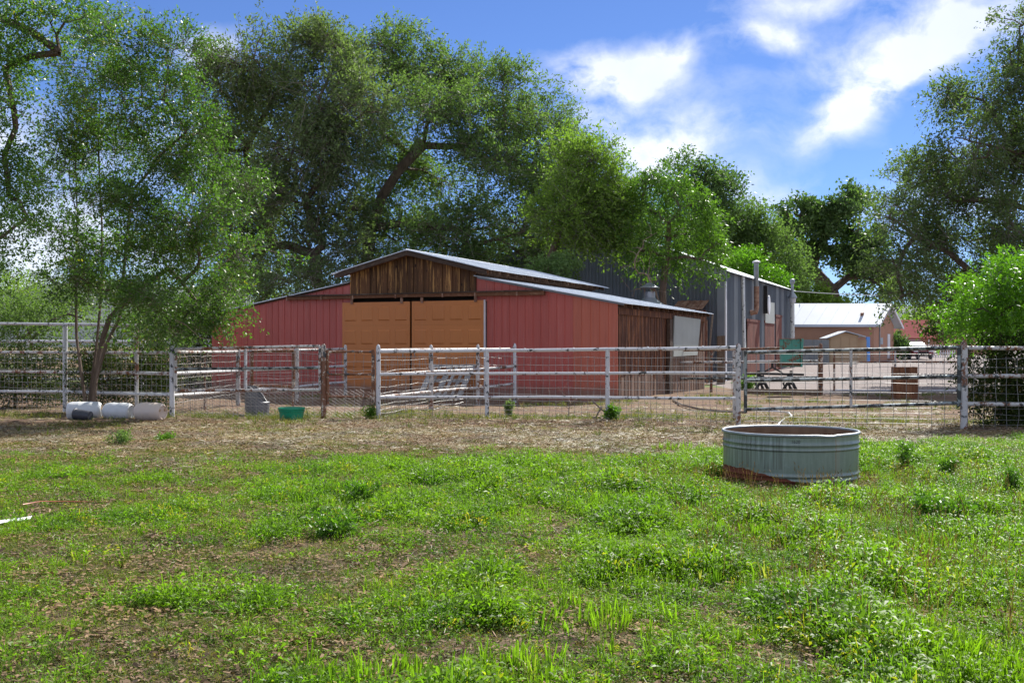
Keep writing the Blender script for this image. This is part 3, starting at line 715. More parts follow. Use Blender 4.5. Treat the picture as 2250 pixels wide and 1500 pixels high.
# yard light on pole by the shed's far end
lx, ly = P(1741, 700, 69)[:2]
lamp = thing('yard_light', 'domed yard light on a flaking white pole beside the far end of the grey shed', 'lamp', (lx, ly, .3))
part('pole', WHSTR, lamp, tube=([(lx, ly, .3), (lx, ly, 4.6)], [.16, .13], 10))
part('lamp_head', GALV, lamp, smooth=True, tube=([(lx, ly, 4.9), (lx, ly, 5.8)], .09, 8))
MB().lathe([(0, 6.1), (.14, 6.05), (.18, 5.9), (.12, 5.76), (0, 5.74)], 14, c=(lx, ly, 0)).build('photocell_dome', GALV, lamp, smooth=True)
MB().lathe([(.12, 5.2), (.3, 4.9), (.3, 4.85), (.0, 4.84)], 14, c=(lx, ly, 0)).build('lamp_shade', GALV, lamp, smooth=True)
MB().lathe([(.24, 4.84), (.2, 4.55), (0, 4.5)], 14, c=(lx, ly, 0)).build('lamp_glass', GLASSW, lamp, smooth=True)
# overhead service wire
e1 = Vector((lx, ly, 5.3)); e2 = Vector(P(2260, 640, 70)); m = MB()
m.tube([tuple(e1.lerp(e2, t) - Vector((0, 0, 1.2 * 4 * t * (1 - t) * .25))) for t in np.linspace(0, 1, 12)], .022, 4)
props(m.build('overhead_wire', GALV), 'thin overhead wire running right from the yard light above the white-roofed house', 'wire')

# ---------------------------------------------------------------- house and small buildings
HO = P(1920, 790, 80)[:2]; hz_ = .73
phi = R(8); HA = (math.cos(phi), math.sin(phi) * -0); HB = (0.30, .954)
def HF(X, Y, Z): return (HO[0] + X * 1.0 + Y * .66, HO[1] + Y * .90 + X * 0, Z)
house = thing('adobe_house', 'tan stucco house with a broad pale metal roof beyond the gravel yard', 'house', (*HO, hz_))
ez = 3.38; rz = 4.95; HW = 8.0; HD = 4.4
m = MB(); m.hexa([HF(-HW, 0, .3), HF(0, 0, .3), HF(0, .25, .3), HF(-HW, .25, .3), HF(-HW, 0, ez), HF(0, 0, ez), HF(0, .25, ez), HF(-HW, .25, ez)]).build('front_wall', ADOBE, house)
m = MB(); g = [HF(0, .251, .3), HF(0, HD, .3), HF(0, HD, ez), HF(0, HD / 2, rz - .15), HF(0, .251, ez)]
i0 = len(m.v); m.v += g + [(x - .25, y, z) for x, y, z in g]; m.f += [(0, 1, 2, 3, 4), (9, 8, 7, 6, 5)] + [(k, 5 + k, 5 + (k + 1) % 5, (k + 1) % 5) for k in range(5)]
m.build('gable_wall', ADOBE, house)
MB().hexa([HF(-HW, HD - .2, .3), HF(-.3, HD - .2, .3), HF(-.3, HD, .3), HF(-HW, HD, .3), HF(-HW, HD - .2, ez), HF(-.3, HD - .2, ez), HF(-.3, HD, ez), HF(-HW, HD, ez)]).build('rear_wall', ADOBE, house)
for i in range(9):
    a = -HW + i * (HW + .55) / 9; e = a + (HW + .55) / 9 - .01
    MB().hexa([HF(a, -.35, ez - .1), HF(e, -.35, ez - .1), HF(e, HD / 2, rz), HF(a, HD / 2, rz), HF(a, -.35, ez - .02), HF(e, -.35, ez - .02), HF(e, HD / 2, rz + .08), HF(a, HD / 2, rz + .08)]).build('roof_sheet', ROOFW, house)
m = MB().hexa([HF(-HW, HD / 2, rz), HF(.54, HD / 2, rz), HF(.54, HD + .55, ez - .25), HF(-HW, HD + .55, ez - .25), HF(-HW, HD / 2, rz + .08), HF(.54, HD / 2, rz + .08), HF(.54, HD + .55, ez - .17), HF(-HW, HD + .55, ez - .17)]).build('rear_roof', ROOFW, house)
m = MB().hexa([HF(-HW, -.38, ez - .19), HF(.56, -.38, ez - .19), HF(.56, -.351, ez - .19), HF(-HW, -.351, ez - .19), HF(-HW, -.38, ez), HF(.56, -.38, ez), HF(.56, -.351, ez), HF(-HW, -.351, ez)]).build('eave_fascia', ROOFW, house)
for (ya, za, yb, zb) in ((-.36, ez - .06, HD / 2, rz + .04), (HD / 2, rz + .04, HD + .55, ez - .2)):
    MB().hexa([HF(.56, ya, za - .12), HF(.62, ya, za - .12), HF(.62, yb, zb - .12), HF(.56, yb, zb - .12), HF(.56, ya, za + .08), HF(.62, ya, za + .08), HF(.62, yb, zb + .08), HF(.56, yb, zb + .08)]).build('barge_board', WPAINT, house)
part('conduit', GALV, house, tube=([HF(.06, 1.1, 1.0), HF(.06, 1.1, 3.5)], .045, 6))
MB().hexa([HF(.03, 1.2, 1.9), HF(.15, 1.2, 1.9), HF(.15, 1.55, 1.9), HF(.03, 1.55, 1.9), HF(.03, 1.2, 2.4), HF(.15, 1.2, 2.4), HF(.15, 1.55, 2.4), HF(.03, 1.55, 2.4)]).build('meter_box', GALV, house)
MB().hexa([HF(.02, 2.9, hz_ + .1), HF(.08, 2.9, hz_ + .1), HF(.08, 3.35, hz_ + .1), HF(.02, 3.35, hz_ + .1), HF(.02, 2.9, 2.7), HF(.08, 2.9, 2.7), HF(.08, 3.35, 2.7), HF(.02, 3.35, 2.7)]).build('narrow_door', WPAINT, house)
MB().hexa([HF(-1.25, .65, 3.9), HF(-1.05, .65, 3.9), HF(-1.05, .9, 3.9), HF(-1.25, .9, 3.9), HF(-1.25, .65, 4.25), HF(-1.05, .65, 4.25), HF(-1.05, .9, 4.3), HF(-1.25, .9, 4.3)]).build('roof_vent', RUST, house)
# garden shed
GS = P(1824, 790, 76)[:2]; gzz = .56
gs = thing('garden_shed', 'small tan garden shed with a shallow pale roof in front of the stucco house', 'shed', (*GS, gzz))
def GF(X, Y, Z): return (GS[0] + X, GS[1] + Y, Z)
m = MB(); g = [GF(0, 0, .4), GF(2.0, 0, .4), GF(2.0, 0, 2.5), GF(1.05, 0, 2.72), GF(0, 0, 2.42)]
m.v += g + [(x, y + .12, z) for x, y, z in g]; m.f += [(0, 1, 2, 3, 4), (9, 8, 7, 6, 5)] + [(k, 5 + k, 5 + (k + 1) % 5, (k + 1) % 5) for k in range(5)]
m.build('front_wall', TAN, gs)
MB().hexa([GF(2.0, .12, .4), GF(2.02, .12, .4), GF(2.5, 2.6, .4), GF(2.48, 2.6, .4), GF(2.0, .12, 2.45), GF(2.02, .12, 2.45), GF(2.5, 2.6, 2.45), GF(2.48, 2.6, 2.45)]).build('side_wall', TAN, gs)
MB().hexa([GF(0, .12, .4), GF(.05, .12, .4), GF(.5, 2.6, .4), GF(.45, 2.6, .4), GF(0, .12, 2.4), GF(.05, .12, 2.4), GF(.5, 2.6, 2.4), GF(.45, 2.6, 2.4)]).build('side_wall', TAN, gs)
for (x0, z0, x1, z1) in ((-.35, 2.28, 1.05, 2.78), (1.05, 2.78, 2.45, 2.40)):
    MB().hexa([GF(x0, -.3, z0), GF(x1, -.3, z1), GF(x1 + .35, 2.7, z1), GF(x0 + .35, 2.7, z0), GF(x0, -.3, z0 + .06), GF(x1, -.3, z1 + .06), GF(x1 + .35, 2.7, z1 + .06), GF(x0 + .35, 2.7, z0 + .06)]).build('roof', ROOFW, gs)
for x in (.02, .75, 1.4, 1.94):
    MB().fbox(GF, x, x + .05, -.03, -.001, .45, 2.4).build('batten', TAN, gs)
# clapboard bay beside it and blue post
cb = thing('clapboard_partition', 'short tan clapboard partition between the garden shed and the blue post', 'partition', GF(2.1, 0, .56))
for i in range(9):
    MB().fbox(GF, 2.12, 2.75, .5 - .01 * (i % 2), .56, .5 + i * .19, .68 + i * .19).build('clapboard', TAN, cb)
b0 = P(1907, 790, 77)
props(part('blue_post', BLUE, None, hexa=([(b0[0] - .12, b0[1] - .1, .5), (b0[0] + .12, b0[1] - .1, .5), (b0[0] + .12, b0[1] + .1, .5), (b0[0] - .12, b0[1] + .1, .5), (b0[0] - .12, b0[1] - .1, 2.42), (b0[0] + .12, b0[1] - .1, 2.42), (b0[0] + .12, b0[1] + .1, 2.42), (b0[0] - .12, b0[1] + .1, 2.42)],)), 'bright blue post standing right of the garden shed', 'post')
# grey sheet fence
gf = thing('sheet_metal_fence', 'low grey corrugated sheet fence left of the garden shed', 'fence', (*P(1750, 798, 74)[:2], .5))
fx0 = P(1730, 798, 74)[0]; fx1 = P(1822, 798, 74)[0]
for i in range(5):
    a = fx0 + (fx1 - fx0) * i / 5; e = fx0 + (fx1 - fx0) * (i + 1) / 5 - .02; m = MB()
    m.hexa([(a, 74, .3), (e, 74, .3), (e, 74.04, .3), (a, 74.04, .3), (a, 74, 2.2), (e, 74, 2.2), (e, 74.04, 2.2), (a, 74.04, 2.2)])
    for k in range(5):
        c = a + .06 + k * .11; m.hexa([(c, 73.96, .3), (c + .04, 73.96, .3), (c + .04, 73.999, .3), (c, 73.999, .3), (c, 73.96, 2.2), (c + .04, 73.96, 2.2), (c + .04, 73.999, 2.2), (c, 73.999, 2.2)])
    m.build('sheet', SHEDL, gf)
# cone
cx_, cy_ = HF(.5, 3.1, 0)[:2]
props(MB().lathe([(.24, .72), (.24, .76), (.15, .78), (.14, 1.3), (.06, 1.5), (0, 1.52)], 12, c=(cx_, cy_, 0)).build('orange_jug', ORANGE, smooth=True), 'faded orange jar standing at the narrow white door of the house', 'jar')
# rose roofed building and far low wall
RO = P(1960, 770, 120)[:2]
rh = thing('rose_roofed_house', 'distant low house with a rose-red metal roof behind the car', 'house', (*RO, .75))
def RF(X, Y, Z): return (RO[0] + X, RO[1] + Y, Z)
MB().fbox(RF, -2, 5.2, 0, 5, .5, 2.6).build('wall', ADOBE, rh)
MB().hexa([RF(-2.3, -.5, 2.6), RF(5.5, -.5, 2.6), RF(5.3, 3, 4.7), RF(-2.1, 3, 4.7), RF(-2.3, -.5, 2.7), RF(5.5, -.5, 2.7), RF(5.3, 3, 4.8), RF(-2.1, 3, 4.8)]).build('roof', ROSE, rh)
MB().hexa([RF(-2.1, 3.01, 4.7), RF(5.3, 3.01, 4.7), RF(5.5, 6, 2.6), RF(-2.3, 6, 2.6), RF(-2.1, 3.01, 4.8), RF(5.3, 3.01, 4.8), RF(5.5, 6, 2.7), RF(-2.3, 6, 2.7)]).build('roof', ROSE, rh)
fw = MB().fbox(RF, 5.6, 14, 6, 6.3, .5, 3.1).build('low_adobe_wall', ADOBE); props(fw, 'distant low adobe wall right of the rose-roofed house', 'wall')
# small white picket at distance
pk = thing('white_picket_fence', 'tiny white picket fence at the end of the gravel drive', 'fence', (*P(2060, 770, 100)[:2], .75))
pxx = P(2030, 770, 100)[0]
for i in range(14):
    x = pxx + i * .22; MB().fbox(lambda X, Y, Z: (x + X, 100 + Y, Z), 0, .07, 0, .05, .7, 1.9 + (.5 if i == 2 else 0)).build('picket', WPAINT, pk)
for z in (1.1, 1.6): MB().fbox(lambda X, Y, Z: (pxx + X, 100.06 + Y, Z), 0, 3, 0, .04, z, z + .07).build('rail', WPAINT, pk)

# car
CX, CY = P(2007, 787, 86)[:2]; cz = .73
car = thing('red_car', 'dark red car parked facing us on the gravel beside the house', 'car', (CX, CY, cz))
def loft(sections, mat, name):
    m = MB(); n = len(sections[0])
    for s_ in sections: m.v += [(CX + x, CY + y, cz + z) for x, y, z in s_]
    for i in range(len(sections) - 1):
        for k in range(n): a = i * n + k; b2 = i * n + (k + 1) % n; m.f.append((a, b2, b2 + n, a + n))
    m.f.append(tuple(range(n))[::-1]); m.f.append(tuple(range((len(sections) - 1) * n, len(sections) * n)))
    return m.build(name, mat, car, smooth=True)
def rrect(w, z0, z1, y, c=.12): return [(-w + c, y, z0), (w - c, y, z0), (w, y, z0 + c), (w, y, z1 - c), (w - c, y, z1), (-w + c, y, z1), (-w, y, z1 - c), (-w, y, z0 + c)]
loft([rrect(.78, .28, .68, -2.1), rrect(.88, .25, .8, -1.9), rrect(.92, .22, .92, -1.0), rrect(.92, .22, .95, 1.8), rrect(.86, .3, .9, 2.1)], CARR, 'body')
loft([rrect(.80, .9, .98, -.95, .03), rrect(.70, .92, 1.42, -.2), rrect(.66, .92, 1.5, .4), rrect(.68, .92, 1.44, 1.4), rrect(.76, .9, 1.0, 1.95, .04)], CARG, 'cabin_glass')
loft([rrect(.62, 1.46, 1.53, -.1, .02), rrect(.62, 1.49, 1.55, .5, .02), rrect(.62, 1.45, 1.5, 1.4, .02)], CARR, 'roof')
for s_ in (-1, 1):
    MB().hexa([(CX + s_ * .58 - .17, CY - 2.12, cz + .60), (CX + s_ * .58 + .17, CY - 2.12, cz + .60), (CX + s_ * .58 + .17, CY - 2.0, cz + .60), (CX + s_ * .58 - .17, CY - 2.0, cz + .60), (CX + s_ * .58 - .17, CY - 2.07, cz + .73), (CX + s_ * .58 + .17, CY - 2.07, cz + .73), (CX + s_ * .58 + .17, CY - 1.95, cz + .73), (CX + s_ * .58 - .17, CY - 1.95, cz + .73)]).build('headlight', CHROME, car)
    for yy in (-1.35, 1.3):
        w = MB().lathe([(.0, -.1), (.3, -.1), (.34, -.06), (.34, .06), (.3, .1), (0, .1)], 16, M=lambda q: (q[2], q[0], q[1]), c=(CX + s_ * .84, CY + yy, cz + .34)).build('wheel', DGREY, car, smooth=True)
MB().fbox(lambda X, Y, Z: (CX + X, CY + Y, cz + Z), -.42, .42, -2.14, -2.0, .42, .6).build('grille', BLACKM, car)
MB().fbox(lambda X, Y, Z: (CX + X, CY + Y, cz + Z), -.7, .7, -2.12, -2.0, .27, .38).build('bumper_intake', BLACKM, car)

# ---------------------------------------------------------------- fences
def pole(name, x, y, z1, r, mat, parent, z0=-.3, pointed=False):
    m = MB()
    if pointed: m.tube([(x, y, z0), (x, y, z1 - r * 2), (x, y, z1 - r * .6), (x, y, z1)], [r, r, r * .75, r * .25], 10)
    else: m.tube([(x, y, z0), (x, y, z1)], r, 10)
    return m.build(name, mat, parent, smooth=True)
def rail(parent, p, q, r, mat, name='rail'):
    m = MB(); p, q = Vector(p), Vector(q); sag = random.uniform(-.012, .012)
    pts = [tuple(p.lerp(q, t) + Vector((0, 0, sag * math.sin(math.pi * t) * 1.0))) for t in (0, .25, .5, .75, 1)]
    m.tube(pts, r, 9)
    # weld collars and tie wires
    for t in (random.uniform(.15, .4), random.uniform(.55, .85)):
        c = p.lerp(q, t); d = (q - p).normalized() * .008
        m.tube([tuple(c - d), tuple(c + d)], r * 1.25, 9)
    return m.build(name, mat, parent, smooth=True)
HROWS = [.03, .13, .23, .34, .46, .60, .76, .93, 1.10, 1.28, 1.46]
def mesh_wire(parent, p, q, z0, z1, dx, rows, mat=WIRE, r=.0045, wob=.012, seed=0, name='wire_mesh'):
    rr = random.Random(seed); m = MB(); p, q = Vector((*p, 0)), Vector((*q, 0)); Ln = (q - p).length; n = int(Ln / dx)
    nrm = Vector((-(q - p).y, (q - p).x, 0)).normalized()
    for i in range(1, n):
        c = p.lerp(q, i / n); pts = []
        for k, t in enumerate((0, .2, .4, .6, .8, 1)):
            pts.append(tuple(c + (q - p).normalized() * rr.gauss(0, wob) + nrm * rr.gauss(0, wob * .6) + Vector((0, 0, z0 + (z1 - z0) * t))))
        m.tube(pts, r, 3, cap=False)
    for h in rows:
        if not z0 - .01 <= h <= z1: continue
        pts = []; k = max(6, int(Ln / .45))
        for i in range(k + 1): pts.append(tuple(p.lerp(q, i / k) + Vector((0, 0, h + rr.gauss(0, wob * .7))) + nrm * rr.gauss(0, wob * .5)))
        m.tube(pts, r * 1.05, 3, cap=False)
    return m.build(name, mat, parent)
def netting(parent, p, q, z0, z1, cell=.06, seed=1):
    m = MB(); p, q = Vector((*p, 0)), Vector((*q, 0)); Ln = (q - p).length; n = int(Ln / cell); rows = int((z1 - z0) / (cell * .62)); rr = random.Random(seed)
    top = [z1 + .05 * mnoise.noise(Vector((i * .15, seed, 0))) for i in range(n + 1)]
    for j in range(rows):
        for half in (0,):
            pts = []
            for i in range(n + 1):
                h = z0 + (top[i] - z0) * (j + (.5 if (i + j) % 2 else -.5)) / rows
                c = p.lerp(q, i / n); pts.append((c.x, c.y, h))
            m.tube(pts, .0016, 3, cap=False)
    return m.build('poultry_netting', WIRE, parent)

gp = lambda u, v: G(u, v)
main = thing('pipe_fence', 'white pipe and wire fence running across the middle of the picture before the barn', 'fence', (1.0, 15 * 0 + 25, 0))
F0 = gp(831, 920.5); F1 = gp(1070, 921); F2 = gp(1335, 928); F3 = gp(1622, 940)
ptsF = [F0, F1, F2, F3]
tops = [1.76, 1.64, 1.66, 1.775]
for i, (x, y) in enumerate(ptsF):
    pole('post', x, y, tops[i], .055 if i in (0, 3) else .050, WHITE if i < 3 else WHITE2, main, pointed=i in (0, 3))
for i in range(3):
    (x0, y0), (x1, y1) = ptsF[i], ptsF[i + 1]
    for v0, v1, rr_ in (((772, 770), (770, 767), (767, 763)), ((823, 821), (820, 820), (820, 820)), ((873, 873), (873, 874), (874, 876))) and [(zz, None, None) for zz in (0, 1, 2)]:
        za = [zat([772, 770, 767, 763][i], y0), zat([822, 820.5, 820, 820][i], y0), zat([873, 872.5, 873.5, 875][i], y0)][v0]
        zb = [zat([772, 770, 767, 763][i + 1], y1), zat([822, 820.5, 820, 820][i + 1], y1), zat([873, 872.5, 873.5, 875][i + 1], y1)][v0]
        rail(main, (x0, y0 + (.0 if v0 else -.0), za), (x1, y1, zb), .040 if v0 == 0 else .034, WHITE, 'rail')
    mesh_wire(main, (x0, y0 + .06), (x1, y1 + .06), .0, 1.5, .152, HROWS, seed=i + 3)
# slim doubled upright left of the gate post
x, y = gp(1613, 930); pole('post', x, y, 1.62, .035, WHITE2, main)
# large gate on the right
RP = gp(2118, 946)
gpost = pole('gate_post', RP[0], RP[1], 1.83, .075, WHITE2, None, pointed=True); props(gpost, 'thick rust-streaked white gate post at the right end of the long gate', 'post')
gate = thing('pipe_gate', 'long sagging grey-green pipe gate hung with wire mesh right of the fence', 'gate', (RP[0] - .1, RP[1], 0))
gl = G(1638, 937); gr = (RP[0] - .11, RP[1] - .02)
ga = (P(1638, 775, gl[1])[0], gl[1])
for nm, v0, v1 in (('top', 774, 763), ('mid', 835.5, 826), ('low', 899, 885)):
    rail(gate, (ga[0], ga[1], zat(v0, ga[1])), (gr[0], gr[1], zat(v1, gr[1])), .038, GALVP, 'rail')
m = MB().tube([(ga[0], ga[1], zat(906, ga[1])), (ga[0], ga[1], zat(770, ga[1]))], .038, 9).build('stile', GALVP, gate, smooth=True)
m = MB().tube([(gr[0], gr[1], zat(892, gr[1])), (gr[0], gr[1], zat(759, gr[1]))], .038, 9).build('stile', GALVP, gate, smooth=True)
mm = Vector(ga).lerp(Vector(gr), .505)
MB().tube([(mm.x, mm.y - .03, zat(894, mm.y)), (mm.x, mm.y - .03, zat(768, mm.y))], .03, 9).build('brace', WHITE2, gate, smooth=True)
mesh_wire(gate, (ga[0], ga[1] + .06), (gr[0], gr[1] + .06), .03, 1.6, .245, [.03, .12, .22, .33, .45, .59, .76, .95, 1.15, 1.36, 1.55], mat=WIRE, r=.006, wob=.008, seed=12)
for z in (.55, 1.5): part('hinge', RUST, gate, tube=([(gr[0], gr[1], z), (RP[0], RP[1], z)], .03, 6))
# right-hand run beyond the gate post
rf = thing('pipe_fence', 'white pipe fence running off the right edge through the dark shrub', 'fence', (RP[0] + 1, RP[1], 0))
E1 = (RP[0] + 3.1, RP[1] - .5); E2 = (RP[0] + 6.2, RP[1] - 1)
prev = RP
for k, E_ in enumerate((E1, E2)):
    for v in (764, 826, 887): rail(rf, (prev[0], prev[1], zat(v, RP[1])), (E_[0], E_[1], zat(v, RP[1])), .042, WHITE2)
    mesh_wire(rf, (prev[0], prev[1] + .06), (E_[0], E_[1] + .06), .0, 1.5, .2, HROWS, seed=31 + k)
    pole('post', E_[0], E_[1], 1.7, .06, WHITE, rf); prev = E_
# branch fence from main corner to the barn
bf = thing('pen_fence', 'white pipe fence running back from the corner post to the right barn door', 'fence', (F0[0] + 1, F0[1] + 3, 0))
Bq = [F0, gp(947, 901.5), gp(1050, 889.5), gp(1131, 884.5)]
bt = [None, 757, 756, 754]
for i, (x, y) in enumerate(Bq):
    if i: pole('post', x, y, zat(bt[i], y), .06 if i == 1 else .055, WHITE2 if i < 3 else WHITE, bf, pointed=True)
bv = [(823, 873, 770), (816, 860, 768), (811, 852, 767), (804, 842, 766)]
for i in range(3):
    (x0, y0), (x1, y1) = Bq[i], Bq[i + 1]
    for k in range(3): rail(bf, (x0, y0, zat(bv[i][k], y0)), (x1, y1, zat(bv[i + 1][k], y1)), .04, WHITE2)
    mesh_wire(bf, (x0, y0), (x1, y1), .0, 1.5, .15, HROWS[:8] + [1.15, 1.38], mat=WIREL, r=.0038, wob=.02, seed=i + 50)
# left pens
LP0 = gp(378, 917); LP1 = gp(711, 921)
wg = thing('pen_gate', 'wide worn white mesh gate left of the small rusty gate', 'gate', (LP0[0] + 1.5, LP0[1], 0))
pc1 = pole('gate_post', LP0[0], LP0[1], zat(759, LP0[1]), .06, WHITE, None, pointed=True); props(pc1, 'rounded white corner post beside the yellowed drum', 'post')
pc2 = pole('gate_post', LP1[0], LP1[1], zat(755, LP1[1]), .065, RUSTY, None, pointed=True); props(pc2, 'heavily rusted gate post between the wide and the small gate', 'post')
g0 = (P(387, 800, LP0[1])[0], LP0[1] - .03); g1 = (P(703, 800, LP1[1])[0], LP1[1] - .03)
for v0, v1 in ((766, 760), (811, 808), (858, 856)): rail(wg, (*g0, zat(v0, g0[1])), (*g1, zat(v1, g1[1])), .034, WHITE2 if v0 != 811 else GALVP)
MB().tube([(*g0, zat(858, g0[1])), (*g0, zat(766, g0[1]))], .034, 9).build('stile', WHITE2, wg, smooth=True)
MB().tube([(*g1, zat(856, g1[1])), (*g1, zat(760, g1[1]))], .034, 9).build('stile', WHITE2, wg, smooth=True)
xm, ym = P(541, 800, LP0[1])[:2]; MB().tube([(xm, ym - .05, zat(856, ym)), (xm, ym - .05, zat(763, ym))], .032, 9).build('brace', WHITE, wg, smooth=True)
mesh_wire(wg, (g0[0], g0[1] + .05), (g1[0], g1[1] + .05), .05, 1.65, .155, [.1, .3, .5, .7, .86, 1.02, 1.2, 1.38, 1.55], mat=WIRE, r=.0045, wob=.02, seed=77)
netting(wg, (g0[0], g0[1] + .07), (g1[0], g1[1] + .07), .0, .78, seed=2)
sg = thing('small_gate', 'small rusty mesh gate beside the white corner post', 'gate', (LP1[0] + .6, LP1[1], 0))
s0 = (P(716, 800, LP1[1])[0], LP1[1]); s1 = (P(820, 800, F0[1])[0], F0[1] - .02)
for v in (773, 822, 871): rail(sg, (*s0, zat(v, s0[1])), (*s1, zat(v, s1[1])), .03, RUSTY)
MB().tube([(*s1, zat(901, s1[1])), (*s1, zat(768, s1[1]))], .04, 9).build('stile', RUSTY, sg, smooth=True)
MB().tube([(s0[0] + .04, s0[1], zat(888, s1[1])), (s0[0] + .04, s0[1], zat(768, s1[1]))], .036, 9).build('stile', RUSTY, sg, smooth=True)
mesh_wire(sg, (s0[0], s0[1] + .04), (s1[0], s1[1] + .04), .05, 1.55, .2, [.3, .5, .75, .95, 1.15, 1.35], seed=91)
netting(sg, (s0[0], s0[1] + .06), (s1[0], s1[1] + .06), .0, .72, seed=5)
# fence going back from the drum corner
pf = thing('pen_fence', 'white pipe fence running back from the drum corner towards the left barn wall', 'fence', (LP0[0] + 1, LP0[1] + 3, 0))
Cq = [LP0, gp(523, 889), gp(653, 885.5), gp(759, 878)]
cv_ = [(773, 820, 868), (772, 814, 857), (769, 809, 849), (766, 804, 839)]
for i, (x, y) in enumerate(Cq):
    if i: pole('post', x, y, zat((0, 761, 762, 757)[i], y), .065 if i == 1 else .055, WHITE2, pf, pointed=i == 3)
for i in range(3):
    (x0, y0), (x1, y1) = Cq[i], Cq[i + 1]
    for k in range(3):
        rail(pf, (x0, y0, zat(cv_[i][k], y0)), (x1, y1, zat(cv_[i + 1][k], y1)), .038, WHITE if k else WHITE2)
    mesh_wire(pf, (x0, y0), (x1, y1), .05, 1.5, .17, HROWS[3:], seed=120 + i)
# standing rusty frame
fr = thing('panel_frame', 'rusty pipe frame standing inside the pen before the red wall', 'frame', (*gp(600, 896), 0))
yf = 29.5
c4 = [P(553, 772, yf), P(646, 771, yf), P(646, 849, yf), P(553, 848, yf)]
for i in range(4): MB().tube([c4[i], c4[(i + 1) % 4]], .035, 8).build('bar', RUSTY, fr, smooth=True)
for u_ in (555, 644): MB().tube([P(u_, 772, yf), (P(u_, 772, yf)[0], yf, -.1)], .03, 8).build('leg', RUSTY, fr, smooth=True)
xr, yr = P(450, 780, 28.5)[:2]
rp = MB().tube([(xr, yr, -.2), (xr, yr, zat(775, yr))], .03, 8).build('rusty_pole', RUSTY, smooth=True); props(rp, 'thin rusty pole standing in the left pen', 'pole')
# left run
lf = thing('pipe_fence', 'weathered pipe fence on the left passing behind the multi-stemmed tree', 'fence', (-11, 27, 0))
Q0 = (P(-160, 800, 30.5)[0], 30.5); Q1 = gp(143, 905)
for v0, v1, v2, mt in ((773, 774, 775, WHITE2), (816, 818, 821, WHITE2), (858, 860, 867, WHITE)):
    rail(lf, (*Q0, zat(v0, Q0[1])), (*Q1, zat(v1, Q1[1])), .037, mt); rail(lf, (*Q1, zat(v1, Q1[1])), (*LP0, zat(v2, LP0[1])), .042, mt)
rail(lf, (*Q0, zat(710, Q0[1])), (*Q1, zat(712.5, Q1[1])), .037, WHITE)
rail(lf, (*Q1, zat(712.5, Q1[1])), (P(300, 715, 26.5)[0], 26.5, zat(715, 26.5)), .04, WHITE)
pole('post', Q1[0], Q1[1], zat(712, Q1[1]), .06, WHITE, lf); pole('post', Q0[0], Q0[1], zat(711, Q0[1]), .06, WHITE, lf)
pole('post', P(300, 715, 26.5)[0], 26.5, zat(714, 26.5), .045, WHITE2, lf)
mesh_wire(lf, Q0, Q1, .0, 1.6, .18, HROWS, seed=140); mesh_wire(lf, Q1, LP0, .0, 1.5, .18, HROWS, seed=141)
bk = thing('back_pipe_fence', 'second white pipe fence glimpsed through the dark brush on the far left', 'fence', (-14, 36, 0))
K0 = P(-200, 751, 36); K1 = P(320, 750, 36)
for v0, v1 in ((750, 750.5), (789, 788), (833, 832)): rail(bk, (K0[0], 36, zat(v0, 36)), (K1[0], 36, zat(v1, 36)), .05, WHITE)
for u_ in (-150, 60, 312): x = P(u_, 750, 36)[0]; pole('post', x, 36, zat(745, 36), .055, WHITE, bk)
# rear pen fence
rn = thing('rear_pipe_fence', 'thin rust-red and white pipe fence behind the gate in front of the grey shed', 'fence', (8.5, 39, 0))
N0 = (P(1465, 800, 40.5)[0], 40.5); N1 = gp(1803, 868)
for v0, v1, mt in ((770, 763, RUSTY), (797, 793, WHITE2), (832, 829, GALVP)): rail(rn, (*N0, zat(v0, N0[1])), (*N1, zat(v1, N1[1])), .048, mt)
pole('post', N0[0], N0[1], zat(746, N0[1]), .07, WHITE, rn); pole('post', N1[0], N1[1], zat(754, N1[1]), .085, RUSTY, rn, pointed=True)
xq, yq = P(1563, 790, 40)[:2]; pole('post', xq, yq, 1.6, .05, RUSTY, rn)
g2 = thing('pipe_gate', 'open pipe gate farther back behind the brown crate', 'gate', (*P(1967, 850, 36)[:2], 0))
for v0, v1, mt in ((771, 767, WHITE2), (796, 795, RUSTY), (857, 858, WHITE)): rail(g2, P(1833, v0, 37), P(2107, v1, 35.5), .032, mt)
for u_, yy, mt in ((1833, 37, RUSTY), (1967, 36.2, WHITE2), (2107, 35.5, WHITE2)): MB().tube([P(u_, 770, yy), P(u_, 859, yy)], .038, 8).build('stile', mt, g2, smooth=True)
m = mesh_wire(g2, P(1833, 0, 37.05)[:2], P(2107, 0, 35.55)[:2], .3, 1.6, .24, [.45, .62, .8, 1.0, 1.35], mat=WIREL, r=.006, seed=160)
# timber on the ground
t0 = gp(1640, 866); t1 = gp(1806, 868); m = MB(); 
m.hexa([(t0[0], t0[1], 0), (t1[0], t1[1] - .1, 0), (t1[0], t1[1] + .1, 0), (t0[0], t0[1] + .2, 0), (t0[0], t0[1], .19), (t1[0], t1[1] - .1, .2), (t1[0], t1[1] + .1, .2), (t0[0], t0[1] + .2, .19)])
props(m.build('timber_beam', POSTW), 'long squared timber lying on the ground under the rear fence', 'timber')
